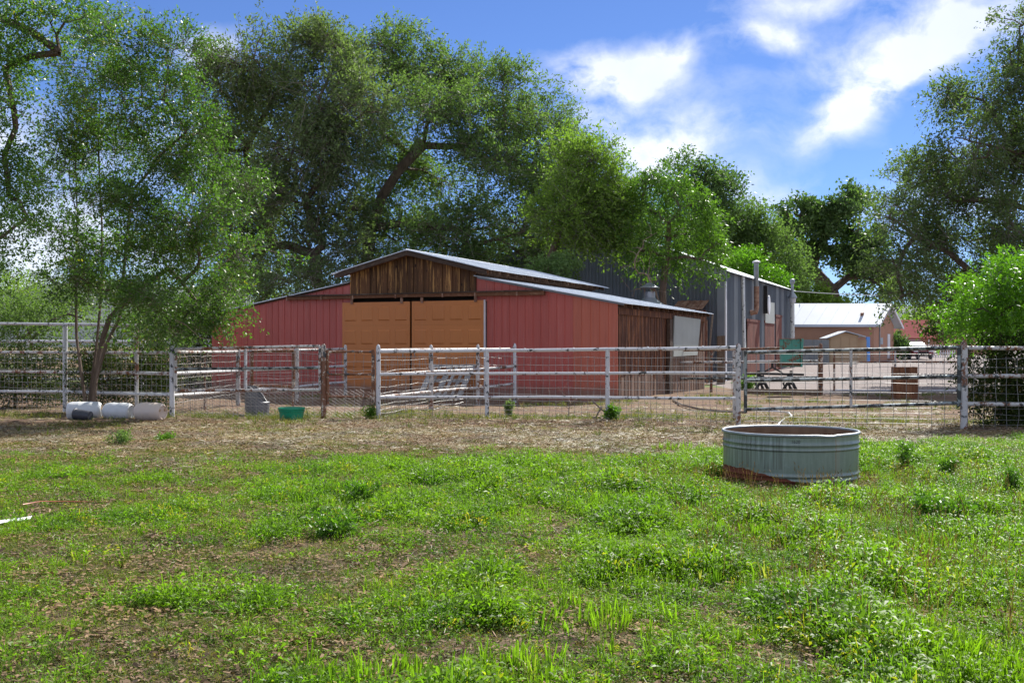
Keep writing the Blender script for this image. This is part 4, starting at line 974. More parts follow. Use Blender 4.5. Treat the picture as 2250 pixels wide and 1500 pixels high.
# turquoise feed box hung on the rear fence
fbx = thing('feed_box', 'rusty turquoise plank feed box hung on the rear pipe fence', 'feed box', P(1738, 790, 37.4))
yb_ = 37.3
def FB(u, v, dy): q = P(u, v, yb_); return (q[0], yb_ + dy, q[2])
for i in range(5):
    u0 = 1713 + i * 9; u1 = u0 + 8.6
    MB().hexa([FB(u0 + 1, 796, 0), FB(u1 + 1, 796, 0), FB(u1 + 1, 796, .03), FB(u0 + 1, 796, .03), FB(u0, 745, -.02 * (i % 2)), FB(u1, 745, -.02 * (i % 2)), FB(u1, 745, .03), FB(u0, 745, .03)]).build('plank', TURQ, fbx)
MB().hexa([FB(1758.5, 806, -.06), FB(1762.5, 806, -.06), FB(1762.5, 806, .4), FB(1758.5, 806, .4), FB(1759, 744, -.08), FB(1764.5, 744, -.08), FB(1764.5, 744, .4), FB(1759, 744, .4)]).build('side_board', TURQ, fbx)
MB().hexa([FB(1712, 806, -.03), FB(1758, 806, -.03), FB(1758, 806, .4), FB(1712, 806, .4), FB(1712, 797, -.05), FB(1758, 797, -.05), FB(1758, 797, .4), FB(1712, 797, .4)]).build('floor_board', TURQR, fbx)
MB().hexa([FB(1711, 744.5, -.06), FB(1758.5, 744.5, -.06), FB(1758.5, 744.5, .05), FB(1711, 744.5, .05), FB(1711, 743, -.06), FB(1758.5, 743, -.06), FB(1758.5, 743, .05), FB(1711, 743, .05)]).build('top_rail', RUST, fbx)
# brown crate
cr = thing('brown_crate', 'upright dark brown board crate standing on bare ground behind the long gate', 'crate', (*P(1994, 874, 35.2)[:2], 0))
cxx = P(1994, 874, 35.2)[0]
for i in range(5):
    x0 = cxx - .36 + i * .143; MB().fbox(lambda X, Y, Z: (X, 35.2 + Y, Z), x0, x0 + .138, 0, .03, 0, .78).build('board', BRIND, cr)
MB().fbox(lambda X, Y, Z: (X, 35.2 + Y, Z), cxx - .36, cxx + .355, -.03, -.001, .79, .84).build('batten', BRIND, cr)
for i in range(5):
    x0 = cxx - .36 + i * .143; MB().fbox(lambda X, Y, Z: (X, 35.24 + Y, Z), x0, x0 + .138, 0, .03, .76, 1.04).build('board', BRIND, cr)
MB().fbox(lambda X, Y, Z: (X, 35.2 + Y, Z), cxx - .36, cxx - .33, .08, .5, 0, 1.04).build('side_board', BRIND, cr)
MB().fbox(lambda X, Y, Z: (X, 35.2 + Y, Z), cxx + .325, cxx + .355, .08, .5, 0, 1.04).build('side_board', BRIND, cr)
# farm implement
im = thing('farm_implement', 'black iron toolbar with hitch and tines lying beyond the long gate', 'implement', (*P(1700, 850, 41)[:2], 0))
yi = 41
part('toolbar', BLACKM, im, tube=([P(1638, 820, yi), P(1766, 823, yi)], .05, 6))
part('hitch_arm', BLACKM, im, tube=([P(1680, 822, yi), P(1682, 815, yi), P(1697, 807, yi), P(1716, 817, yi), P(1722, 823, yi)], .035, 6))
part('hitch_mast', BLACKM, im, tube=([P(1697, 806, yi), P(1697, 798, yi), P(1702, 796, yi)], .05, 6))
for u_ in (1667, 1738): part('clamp', BLACKM, im, hexa=([P(u_ - 4, 828, yi - .1), P(u_ + 4, 828, yi - .1), P(u_ + 4, 828, yi + .1), P(u_ - 4, 828, yi + .1), P(u_ - 3, 814, yi - .1), P(u_ + 3, 814, yi - .1), P(u_ + 3, 814, yi + .1), P(u_ - 3, 814, yi + .1)],))
for u_ in (1674, 1735):
    for (du, w) in ((-11, .04), (0, .05), (9, .05)):
        part('tine', BLACKM, im, tube=([P(u_ + du * .2, 824, yi), P(u_ + du - 3, 842, yi), P(u_ + du + 4, 856, yi - .2), P(u_ + du + 7, 860, yi - .3)], w, 6))
    part('sweep', BLACKM, im, tube=([P(u_ - 14, 856, yi - .3), P(u_ - 5, 842, yi - .3), P(u_ + 8, 843, yi - .3), P(u_ + 15, 857, yi - .3)], .06, 6))
    part('support', BLACKM, im, tube=([P(u_, 848, yi), (P(u_, 848, yi)[0], yi, 0)], .04, 6))
# leaning junk beside shed hood
jk = thing('leaning_tools', 'pale poles leaning under the rusty hood of the grey shed', 'poles', (*P(1560, 830, 50)[:2], 0))
part('pole', STICK, jk, tube=([P(1555, 805, 50), P(1566, 690, 50.6)], .05, 6)); part('pole', STICK, jk, tube=([P(1555, 808, 50), P(1570, 765, 50.4)], .06, 6))
part('pole', STICK, jk, tube=([(P(1556, 0, 50)[0], 50, 0), P(1555, 806, 50)], .05, 6))

# ---------------------------------------------------------------- small yard objects
# green tub
tx, ty = gp(635, 927); ty += .28
tub = thing('rubber_tub', 'round green rubber tub on the dirt before the wide gate', 'tub', (tx, ty, 0))
MB().lathe([(0, .02), (.25, .02), (.26, .04), (.285, .26), (.305, .27), (.31, .29), (.305, .315), (.28, .315), (.272, .29), (.25, .06), (0, .05)], 40, c=(tx, ty, 0)).build('bowl', TUBG, tub, smooth=True)
MB().lathe([(.295, .225), (.302, .235), (.302, .245), (.297, .25)], 40, c=(tx, ty, 0)).build('rim_band', TUBG, tub, smooth=True)
# cut grey barrel
kx, ky = gp(559, 912); ky += .3
kb = thing('cut_barrel', 'grey plastic barrel cut away to a scoop inside the wide gate', 'barrel', (kx, ky, 0)); m = MB(); n = 28
def cutz(a): # tall on the left, low on the right
    c = math.cos(a); return .30 + .42 * min(1, max(0, (.75 - c) / 1.1))
for lay in (0, 1):
    r0 = .29 - .015 * lay
    for z_ in (0, 1, 2):
        for k in range(n):
            a = 2 * math.pi * k / n; zz = [.0, .3, cutz(a)][z_]; rr_ = r0 * (1 if z_ != 1 else 1.06)
            m.v.append((kx + rr_ * math.cos(a), ky + rr_ * math.sin(a), zz))
for lay in (0, 1):
    for z_ in (0, 1):
        for k in range(n):
            b0_ = lay * 3 * n + z_ * n; q = (b0_ + k, b0_ + (k + 1) % n, b0_ + n + (k + 1) % n, b0_ + n + k); m.f.append(q if lay == 0 else q[::-1])
for k in range(n): m.f.append((2 * n + k, 2 * n + (k + 1) % n, 5 * n + (k + 1) % n, 5 * n + k))
m.f.append(tuple(range(3 * n, 4 * n)))
m.build('shell', GREYP, kb, smooth=True)
MB().lathe([(.292, .29), (.315, .31), (.292, .33)], n, c=(kx, ky, 0)).build('hoop', GREYP, kb, smooth=True)
# drums
def drum(u0, u1, v, yy, tilt, mat, label, flip, rad=.215):
    xa = P(u0, 0, yy)[0]; xb = P(u1, 0, yy)[0]; cx = (xa + xb) / 2; Ln = (xb - xa); c = Vector((cx, yy, rad * .88))
    dr = thing('plastic_drum', label, 'drum', (cx, yy, 0), 'white plastic drums lying below the fence')
    ang = R(tilt); ax = Vector((math.cos(ang), math.sin(ang), 0)) * (-1 if flip else 1); zx = Vector((0, 0, 1)); yx = zx.cross(ax)
    def M(q): p = ax * q[2] + yx * q[0] + zx * q[1]; return (p.x, p.y, p.z)
    h = Ln / 2
    prof = [(0, -h + .035), (rad * .66, -h + .03), (rad * .72, -h), (rad * .80, -h + .008), (rad * .92, -h + .04), (rad * .98, -h + .09), (rad, -h + .13), (rad, -.16), (rad * 1.025, -.14), (rad * 1.025, -.11), (rad, -.09), (rad * 1.0, .1), (rad * 1.025, .12), (rad * 1.025, .15), (rad, .17), (rad, h - .13), (rad * .98, h - .09), (rad * .92, h - .04), (rad * .80, h - .008), (rad * .72, h), (rad * .66, h - .03), (0, h - .035)]
    MB().lathe(prof, 36, M=M, c=tuple(c)).build('shell', mat, dr, smooth=True)
    for s_ in (-.1, .1):
        MB().lathe([(.032, h - .03), (.032, h - .005), (.0, h - .004)], 12, M=lambda q: (lambda p: (p.x, p.y, p.z))(ax * q[2] + yx * (q[0] + s_) + zx * (q[1] + .05)), c=tuple(c)).build('bung', TAN, dr, smooth=True)
drum(150, 221, 896, 25.35, 14, DRUMW, 'white plastic drum at the left with a grey bucket before it', False, .215)
drum(228, 294, 896, 25.25, -16, DRUMW, 'white plastic drum in the middle of the three', True, .205)
drum(297, 364, 896, 24.85, -20, DRUMP, 'yellowed plastic drum nearest the gate post', False, .215)
bx_, by_ = P(183, 0, 24.85)[:2]
bk2 = thing('grey_bucket', 'dark grey rubber bucket lying in front of the left drum', 'bucket', (bx_, by_, 0))
ax = Vector((.96, -.26, -.06)); zx = Vector((0, 0, 1)); yx = zx.cross(ax)
MB().lathe([(0, -.2), (.1, -.2), (.13, .18), (.142, .19), (.142, .21), (.12, .21), (.09, -.17), (0, -.17)], 24, M=lambda q: (lambda p: (p.x, p.y, p.z))(ax * -q[2] + yx * q[0] + zx * q[1]), c=(bx_, by_, .12)).build('pail', DGREY, bk2, smooth=True)

# stock tank
TX, TY, TR, TH = 3.65, 14.04, .86, .6
tank = thing('stock_tank', 'round galvanised stock tank with a rusty foot standing in the grass', 'tank', (TX, TY, 0))
def ribp(z, s=.013): return [(TR, z - .022), (TR + s * .6, z - .012), (TR + s, z), (TR + s * .6, z + .012), (TR, z + .022)]
prof = [(TR - .01, -.05), (TR, 0)] + ribp(.035) + ribp(.095, .011) + [(TR, .14), (TR, .25), (TR, .38)] + ribp(.418, .014) + [(TR, .45)] + ribp(.482, .012) + [(TR, .53), (TR, TH - .02)]
MB().lathe(prof, 96, c=(TX, TY, 0)).build('tank_wall', TANKM, tank, smooth=True)
MB().lathe([(TR - .008, TH - .01), (TR - .008, .42), (TR - .012, .03), (0, .03)], 96, c=(TX, TY, 0)).build('tank_lining', TANKIN, tank, smooth=True)
m = MB(); n = 96; base = 0
for k in range(n):
    a = 2 * math.pi * k / n; dent = -.012 * math.exp(-((a - 5.05) / .12) ** 2)
    for j in range(10):
        b_ = 2 * math.pi * j / 10; r = TR + .006 + .019 * math.cos(b_); m.v.append((TX + r * math.cos(a), TY + r * math.sin(a), TH + dent + .019 * math.sin(b_)))
for k in range(n):
    for j in range(10): m.f.append((k * 10 + j, ((k + 1) % n) * 10 + j, ((k + 1) % n) * 10 + (j + 1) % 10, k * 10 + (j + 1) % 10))
m.build('rolled_rim', GALV, tank, smooth=True)
# stamped number
cu = bpy.data.curves.new('stamp', 'FONT'); cu.body = '1620'; cu.size = .055; cu.extrude = .001
tmp = bpy.data.objects.new('tmp_text', cu); COL.objects.link(tmp); bpy.context.view_layer.update()
me = bpy.data.meshes.new_from_object(tmp.evaluated_get(bpy.context.evaluated_depsgraph_get())); bpy.data.objects.remove(tmp)
a0 = -.24
for v in me.vertices:
    a = a0 + v.co.x / TR; rr_ = TR + .0025 + v.co.z
    v.co = (rr_ * math.sin(a), -rr_ * math.cos(a), .512 + v.co.y)
me.materials.clear(); me.materials.append(DGREY)
so_ = bpy.data.objects.new('stamped_number', me); COL.objects.link(so_); so_.parent = tank

# hose, sticks, stone, strip, twine
def curve3(pts, r, mat, name, label, cat, n=5):
    m = MB(); m.tube(pts, r, n); return props(m.build(name, mat, smooth=True), label, cat)
hp = [(*gp(1660, 905), .04), (*gp(1700, 907), .05), (*gp(1732, 910), .05), (*gp(1740, 918), .04), (*gp(1722, 926), .05), (*gp(1712, 934), .04), (*gp(1708, 944), .05)]
curve3(hp, .022, HOSE, 'garden_hose', 'pale curled hose on the dirt behind the stock tank', 'hose')
hp = [(*gp(1478, 881), .05), (*gp(1500, 895), .07), (*gp(1540, 903), .05), (*gp(1580, 906), .04), (*gp(1640, 910), .05)]
curve3(hp, .03, STICK, 'fallen_branch', 'grey fallen branch lying behind the main fence', 'branch')
hp = [(*gp(1303, 880), .3), (*gp(1318, 890), .14), (*gp(1332, 911), .3)]
curve3([P(1300, 878, 24.5), P(1315, 893, 24.4), P(1333, 908, 24.3)], .02, STICK, 'leaning_stick', 'crooked stick leaning by the foot of a fence post', 'stick')
curve3([P(1322, 893, 24.4), P(1308, 918, 24.2), P(1305, 925, 24.1)], .02, STICK, 'leaning_stick', 'short stick crossing the crooked one by the stone', 'stick')
sx_, sy_ = gp(1312, 926)
m = MB().lathe([(0, -.08), (.1, -.05), (.14, 0), (.1, .09), (0, .12)], 9, c=(sx_, sy_, .03)); props(m.build('field_stone', ROCK, smooth=True), 'small pinkish stone at the foot of the sticks', 'stone')
s1_ = gp(28, 1152); m = MB(); q = [(-.09, -.09), (-.03, -.02), (.0, .0), (.05, .01), (.1, .07)]
for (a, c), (a2, c2) in zip(q, q[1:]):
    m.hexa([(s1_[0] + a, s1_[1] + c * 2, .03), (s1_[0] + a2, s1_[1] + c2 * 2, .03), (s1_[0] + a2, s1_[1] + c2 * 2 + .05, .05), (s1_[0] + a, s1_[1] + c * 2 + .05, .05), (s1_[0] + a, s1_[1] + c * 2, .035), (s1_[0] + a2, s1_[1] + c2 * 2, .035), (s1_[0] + a2, s1_[1] + c2 * 2 + .05, .056), (s1_[0] + a, s1_[1] + c * 2 + .05, .056)])
props(m.build('white_strip', WPAINT), 'crumpled white strip lying in the short turf at the far left', 'strip')
curve3([(*gp(50, 1114), .03), (*gp(90, 1107), .03), (*gp(150, 1105), .02), (*gp(240, 1106), .02)], .006, ORANGE, 'orange_twine', 'faded orange twine lying in the turf on the left', 'twine', 4)

# ---------------------------------------------------------------- trees
UP = np.array((0, 0, 1.0))
def unit(a): return a / (np.linalg.norm(a, axis=-1, keepdims=True) + 1e-9)
def skeleton(trunks, targets, rng, seg, lift=.15, jit=.08):
    pos = []; par = []
    for tr in trunks:
        for i, p in enumerate(tr):
            pos.append(np.array(p, float)); par.append(-1 if i == 0 else len(pos) - 2)
    fork = np.array(trunks[0][-1], float); nb = len(pos)
    for lvl in targets:
        order = sorted(lvl, key=lambda t: np.linalg.norm(np.array(t) - fork))
        for t in order:
            t = np.array(t, float); Pm = np.array(pos); d = t - Pm
            dist = np.linalg.norm(d, axis=1); cost = dist + 1.0 * np.maximum(0, -d[:, 2]) + .25 * np.linalg.norm(Pm - fork, axis=1) * (dist > 1e-3)
            for q in range(len(pos)):
                if par[q] == -1: cost[q] += 1e3
            i = int(np.argmin(cost)); a = pos[i]; D_ = dist[i]
            if D_ < .05: continue
            n = max(2, int(D_ / seg)); mid = (a + t) / 2 + UP * lift * D_ + rng.normal(0, jit * D_, 3); last = i
            for k in range(1, n + 1):
                s = k / n; p = a * (1 - s) ** 2 + 2 * mid * s * (1 - s) + t * s * s
                if k < n: p = p + rng.normal(0, .02 * D_, 3)
                pos.append(p); par.append(last); last = len(pos) - 1
    return pos, par
def branches(name, mat, parent, pos, par, rbase, rtip, expo=.5, nb=0, stemr=0):
    n = len(pos); load = [0.0] * n; kids = [0] * n
    for i in range(n):
        if par[i] >= 0: kids[par[i]] += 1
    for i in range(n - 1, -1, -1):
        if kids[i] == 0: load[i] = 1
        if par[i] >= 0: load[par[i]] += load[i]
    mx = max(load); rad = [max(rtip, rbase * (l / mx) ** expo) for l in load]
    if stemr:
        k0 = 0
        for i in range(nb):
            if par[i] < 0: k0 = i
            rad[i] = max(rad[i], stemr * (1 - .13 * (i - k0)))
    m = MB()
    for i in range(n):
        j = par[i]
        if j < 0: continue
        a, b_ = Vector(pos[j]), Vector(pos[i])
        if (b_ - a).length < 1e-4: continue
        ra = min(rad[j], rad[i] * 1.25); 
        m.tube([tuple(a), tuple(b_)], [ra, rad[i]], 8 if rad[i] > .08 else (5 if rad[i] > .025 else 3), cap=False)
    return m.build(name, mat, parent, smooth=True)
def leafcloud(rng, centers, dirs, k, tw, ll, lw, droop, spread):
    N = len(centers); t = rng.random((N, k, 1)); base = centers[:, None, :] + dirs[:, None, :] * tw * t + rng.normal(0, spread, (N, k, 3)) * (1 - .3 * t)
    base[..., 2] -= droop * tw * t[..., 0] ** 2
    ld = unit(dirs[:, None, :] * .6 + unit(rng.normal(0, 1, (N, k, 3))) * .9 + np.array((0, 0, -.45 * droop)))
    wd = unit(np.cross(ld, unit(rng.normal(0, 1, (N, k, 3)))))
    s = (.6 + .8 * rng.random((N, k, 1)))
    L = ll * s; Wd = lw * s * .5
    v = np.stack([base, base + ld * L * .45 + wd * Wd, base + ld * L, base + ld * L * .45 - wd * Wd], axis=2)
    nq = N * k
    return v.reshape(nq * 4, 3), nq
def tree(name, label, cat, base, trunks, clumps, nleaf, ll, lw, leaf, bark=BARK, seed=1, rb=.35, seg=.9, ng=9, k=14, tw=.5, droop=.3, spread=None, group=None, gsig=.34, rtip=.012, lift=.15, toneb=.0, outward=.7, twigs=0, stemr=0):
    rng = np.random.default_rng(seed); o = thing(name, label, cat, base, group); off = np.array(base)
    C = np.array([c[0] for c in clumps], float); Rr = np.array([c[1] for c in clumps], float)
    vol = (Rr[:, 0] * Rr[:, 2]) ** 1.0; share = vol / vol.sum(); wts = np.array([c[2] if len(c) > 2 else 1 for c in clumps]); share = share * wts; share /= share.sum()
    groups = []; gpar = []
    for i in range(len(C)):
        g = unit(rng.normal(0, 1, (ng, 3))) * (rng.random((ng, 1)) ** .42) * Rr[i]
        groups.append(C[i] + g); gpar += [i] * ng
    Gp = np.concatenate(groups); gpar = np.array(gpar)
    pos, par = skeleton(trunks, [list(C), list(Gp)], rng, seg, lift)
    branches('trunk', bark, o, pos, par, rb, rtip, nb=sum(len(t_) for t_ in trunks), stemr=stemr)
    ntw = max(10, nleaf // k); ps = np.repeat(share, ng) / ng; gi = rng.choice(len(Gp), ntw, p=ps / ps.sum())
    cen = Gp[gi] + rng.normal(0, 1, (ntw, 3)) * Rr[gpar[gi]] * gsig
    outd = unit(cen - C[gpar[gi]]) ; dirs = unit(outd * outward + unit(rng.normal(0, 1, (ntw, 3))) * .6 + UP * (.35 - droop * .6))
    v, nq = leafcloud(rng, cen, dirs, k, tw, ll, lw, droop, spread if spread else tw * .22)
    gt = rng.random(len(Gp)) * .45 + toneb; tones = np.clip(np.repeat(gt[gi], k) + rng.random(nq) * .6, 0, 1)
    npmesh('crown', v, nq, leaf, o, tones, off=off)
    if twigs:
        e = cen + dirs * tw * 1.05; e[:, 2] -= droop * tw * 1.0; w_ = unit(np.cross(e - cen, rng.normal(0, 1, cen.shape))) * twigs * .5; st = cen - dirs * tw * .5
        tv = np.stack([st - w_, st + w_, e + w_ * .3, e - w_ * .3], 1).reshape(-1, 3); npmesh('twigs', tv, len(cen), TWIG, o, off=off)
    return o
def pc(lst, y, dj=1.5, seed=0, dscale=1.0):
    r = random.Random(seed); out = []
    for c in lst:
        u, v, ru, rv = c[:4]; dy = c[4] if len(c) > 4 else r.uniform(-dj, dj); yy = y + dy; w = c[5] if len(c) > 5 else 1
        out.append((P(u, v, yy), (ru * yy / FPX, (ru + rv) * .5 * yy / FPX * dscale, rv * yy / FPX), w))
    return out
def px(pts, y): return [P(u, v, y) for u, v in pts]

# big elms behind the barn
cl = pc([(535, 120, 75, 60), (640, 115, 75, 60), (740, 120, 70, 65), (500, 210, 70, 70), (600, 220, 80, 80), (700, 220, 75, 80), (780, 230, 60, 70), (540, 330, 75, 70), (650, 330, 80, 75),
         (740, 340, 65, 75), (560, 440, 80, 70), (670, 440, 85, 70), (600, 540, 85, 70), (710, 540, 80, 70), (520, 590, 50, 45), (640, 620, 80, 40), (760, 440, 50, 60), (470, 330, 50, 70), (470, 470, 50, 60)], 56, 3, 3)
tree('elm_tree', 'huge grey-green elm rising behind the left half of the barn', 'tree', (P(700, 790, 56)[0], 56, 0), [px([(722, 790), (712, 680), (695, 600), (690, 560)], 56), px([(722, 792), (735, 640), (790, 520), (830, 450)], 56)][:1],
     cl, 108000, .19, .075, L_ELM, seed=11, rb=.32, seg=1.6, ng=12, k=20, tw=1.25, droop=.4, gsig=.25, spread=.12, twigs=.022, group=None)
cl = pc([(800, 100, 60, 45), (860, 110, 55, 50), (935, 150, 70, 55), (1020, 160, 65, 55), (1105, 190, 60, 55), (850, 200, 60, 60), (930, 240, 75, 60), (1020, 250, 65, 55, -2), (1110, 280, 70, 60), (1180, 250, 55, 60), (1215, 320, 55, 55),
         (840, 300, 50, 60), (1070, 350, 70, 50), (1160, 380, 75, 55), (1215, 420, 55, 55), (900, 340, 50, 40, 3), (860, 440, 60, 60, 3), (980, 400, 60, 50, 3), (870, 530, 85, 65), (970, 500, 80, 65, -2), (1070, 500, 85, 65), (1150, 510, 70, 55),
         (900, 600, 85, 45), (1010, 590, 85, 50), (1110, 590, 75, 45), (820, 610, 70, 45), (1180, 580, 40, 35)], 58, 3, 5)
tree('elm_tree', 'broad mid-green elm with a forked limb behind the barn ridge', 'tree', (P(810, 790, 58)[0], 58, 0), [px([(800, 790), (805, 600), (815, 500), (840, 430), (880, 370), (930, 320)], 58), px([(806, 600), (960, 480), (1060, 430), (1120, 410)], 58)][:1],
     cl, 120000, .19, .075, L_ELM2, seed=12, rb=.34, seg=1.6, ng=12, k=20, tw=1.25, droop=.4, gsig=.25, spread=.12, twigs=.022)
cl = pc([(1245, 360, 55, 65), (1300, 350, 40, 45), (1310, 420, 55, 65), (1260, 460, 60, 60), (1345, 470, 40, 55), (1300, 490, 60, 28), (1235, 490, 42, 28), (1350, 515, 40, 26), (1215, 480, 40, 30), (1372, 450, 26, 40), (1390, 500, 28, 30), (1335, 400, 30, 40)], 51, 1.0, 7)
tree('elm_tree', 'bright yellow-green elm at the right shoulder of the big elms', 'tree', (P(1290, 790, 51)[0], 51, 0), [px([(1165, 843), (1172, 700), (1195, 600), (1235, 500), (1262, 430)], 51)], cl, 46000, .155, .065, L_YEL, seed=13, rb=.16, seg=1.3, ng=9, k=18, tw=1.1, gsig=.24, spread=.10, twigs=.016)
cl = pc([(1215, 600, 40, 30), (1245, 590, 25, 22), (1180, 620, 35, 22)], 47, .6, 8)
tree('shrub', 'rounded grey-green shrub rising behind the barn roof against the shed', 'shrub', (P(1215, 700, 47)[0], 47, 0), [px([(1215, 785), (1215, 640)], 47)], cl, 7000, .11, .06, L_ELM2, seed=14, rb=.08, k=12, tw=.3)
# feathery tree against the shed
cl = pc([(1420, 400, 32, 28), (1475, 415, 34, 26), (1530, 445, 34, 26), (1410, 450, 30, 24), (1465, 475, 40, 26), (1560, 490, 32, 26), (1505, 515, 40, 24), (1420, 520, 34, 24), (1570, 540, 26, 18), (1470, 565, 40, 22), (1540, 570, 28, 14), (1405, 550, 22, 14), (1440, 380, 30, 25)], 49.5, .9, 9)
tree('tree_of_heaven', 'leafy green tree growing in front of the grey shed gable', 'tree', (P(1455, 780, 49.5)[0], 49.5, 0), [px([(1455, 792), (1458, 700), (1456, 640), (1462, 580), (1470, 520)], 49.5)], cl, 15500, .19, .055, L_AIL, seed=15, rb=.16, seg=1.0, ng=9, k=18, tw=.8, droop=.9, gsig=.28, spread=.06)
# bare branches
rng = np.random.default_rng(8)
dt = thing('dead_tree', 'leafless pale branching tree before the corrugated shed wall', 'tree', (P(1452, 790, 48.3)[0], 48.3, 0))
tg = [P(u, v, 48.3 + rng.normal(0, .3)) for u, v in ((1400, 560), (1412, 545), (1395, 590), (1425, 600), (1408, 625), (1385, 640), (1435, 580), (1420, 535), (1390, 545), (1430, 560), (1440, 620), (1402, 600))]
pos, par = skeleton([px([(1454, 790), (1452, 680), (1440, 640), (1425, 610)], 48.3)], [tg, [tuple(np.array(t) + rng.normal(0, .45, 3)) for t in tg for _ in range(4)]], rng, .4, .1)
branches('branches', BARKP, dt, pos, par, .055, .010)
# trees behind the shed
cl = pc([(1500, 385, 40, 32), (1545, 400, 40, 35), (1585, 415, 32, 35), (1510, 440, 45, 40), (1570, 470, 40, 40), (1530, 520, 50, 40)], 84, 1, 15)
tree('elm_tree', 'dark round-topped tree showing above the feathery green tree', 'tree', (P(1540, 790, 84)[0], 84, .7), [px([(1540, 785), (1540, 600), (1540, 480)], 84)], cl, 18000, .24, .13, L_COT, seed=16, rb=.3, seg=2, ng=9, k=12, tw=1.0)
cl = pc([(1620, 480, 45, 35), (1670, 495, 45, 35), (1600, 530, 45, 40), (1650, 540, 50, 40), (1700, 550, 40, 45), (1730, 590, 40, 50), (1690, 610, 40, 30), (1600, 580, 50, 30)], 88, 2, 16)
tree('elm_tree', 'spreading mid-green tree above the long shed roof', 'tree', (P(1660, 790, 88)[0], 88, .75), [px([(1660, 785), (1660, 640), (1655, 560)], 88)], cl, 26000, .24, .12, L_ELM2, seed=17, rb=.3, seg=2, ng=10, k=12, tw=1.0)
cl = pc([(1625, 590, 32, 28), (1665, 600, 40, 25), (1650, 575, 25, 20), (1700, 615, 25, 18)], 78, 1, 17)
tree('sapling', 'bright lime green sapling tips just above the shed roof edge', 'tree', (P(1650, 790, 78)[0], 78, .6), [px([(1650, 785), (1650, 640)], 78)], cl, 9000, .17, .09, L_SHRUB, seed=18, rb=.1, seg=1.5, ng=9, k=12, tw=.6)
cl = pc([(1400, 500, 50, 45), (1460, 520, 60, 50), (1560, 540, 60, 45), (1640, 560, 60, 40), (1710, 560, 50, 45), (1600, 600, 60, 30), (1740, 620, 40, 40), (1350, 540, 50, 40), (1510, 590, 60, 35)], 112, 4, 61)
tree('background_tree', 'soft green tree band crown far behind the grey shed roof', 'tree', (P(1560, 780, 112)[0], 112, .75), [px([(1560, 778), (1560, 680)], 112)], cl, 22000, .34, .16, L_YEL, seed=71, rb=.3, seg=2, ng=11, k=14, tw=1.4)
# cottonwood
cl = pc([(1745, 470, 40, 30), (1720, 520, 35, 40), (1790, 490, 40, 30), (1850, 450, 45, 35), (1820, 510, 50, 40), (1890, 480, 45, 40), (1865, 555, 45, 25), (1900, 550, 40, 45), (1925, 620, 45, 40), (1750, 590, 35, 30), (1900, 600, 35, 20)], 98, 3, 18)
tree('cottonwood_tree', 'large dark cottonwood with a thick leaning trunk behind the house', 'tree', (P(1840, 785, 98)[0], 98, .75), [px([(1840, 782), (1838, 680), (1825, 640), (1800, 610), (1780, 590)], 98)], cl, 27000, .30, .20, L_COT, seed=19, rb=.7, seg=2, ng=8, k=12, tw=1.0, gsig=.2)
cl = pc([(1775, 640, 30, 30), (1800, 660, 25, 22), (1750, 650, 20, 25), (1830, 665, 30, 15)], 94, 1, 19)
tree('shrub', 'light green bush between the yard light and the house roof', 'shrub', (P(1785, 785, 94)[0], 94, .75), [px([(1785, 780), (1785, 680)], 94)], cl, 7000, .24, .13, L_YEL, seed=20, rb=.1, k=12, tw=.6)
# dark elm on the right
cl = pc([(2235, 150, 60, 60), (2160, 220, 75, 60), (2080, 215, 50, 30), (2230, 280, 60, 70), (2130, 310, 70, 55), (2050, 360, 70, 50), (2180, 400, 80, 60), (1990, 420, 65, 45), (2090, 440, 80, 60), (1950, 480, 45, 45), (2010, 520, 75, 55), (2130, 530, 90, 60),
         (2230, 500, 70, 70), (1970, 590, 55, 50), (2060, 610, 80, 55), (2160, 620, 80, 50), (2240, 620, 70, 60), (1985, 650, 45, 30), (2060, 670, 60, 28), (2330, 350, 110, 110), (2400, 520, 110, 110), (2330, 200, 90, 80), (2240, 60, 45, 45)], 46, 2.5, 20)
tree('elm_tree', 'tall dark elm filling the right edge and overhanging the yard', 'tree', (P(2300, 850, 46)[0], 46, 0), [px([(2310, 849), (2305, 700), (2290, 560), (2285, 470), (2250, 340)], 46)], cl, 92000, .15, .065, L_RIGHT, seed=21, rb=.3, seg=1.2, ng=10, k=18, tw=1.0, droop=.5, gsig=.24, spread=.10, twigs=.018)
cl = pc([(2095, 715, 40, 20), (2150, 700, 45, 28), (2060, 735, 25, 12), (2210, 720, 60, 35)], 60, 2, 22)
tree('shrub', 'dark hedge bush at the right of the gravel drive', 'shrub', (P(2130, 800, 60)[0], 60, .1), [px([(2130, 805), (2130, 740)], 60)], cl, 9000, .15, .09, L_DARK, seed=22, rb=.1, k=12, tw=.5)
cl = pc([(1966, 750, 16, 20), (1975, 760, 14, 18), (1958, 762, 10, 16)], 84.5, .3, 23)
tree('shrub', 'round dark green bush between the house and the red car', 'shrub', (P(1970, 785, 84.5)[0], 84.5, .75), [px([(1968, 788), (1968, 765)], 84.5)], cl, 5000, .16, .09, L_COT, seed=23, rb=.06, k=12, tw=.4)
cl = pc([(2000, 730, 60, 25), (2080, 720, 80, 30), (2180, 720, 80, 40), (2040, 700, 60, 22), (1950, 720, 50, 25)], 140, 3, 24)
tree('background_trees', 'distant green trees at the end of the drive', 'tree', (P(2050, 780, 140)[0], 140, .75), [px([(2050, 774), (2050, 740)], 140)], cl, 9000, .45, .26, L_YEL, seed=24, rb=.2, k=12, tw=1.4)

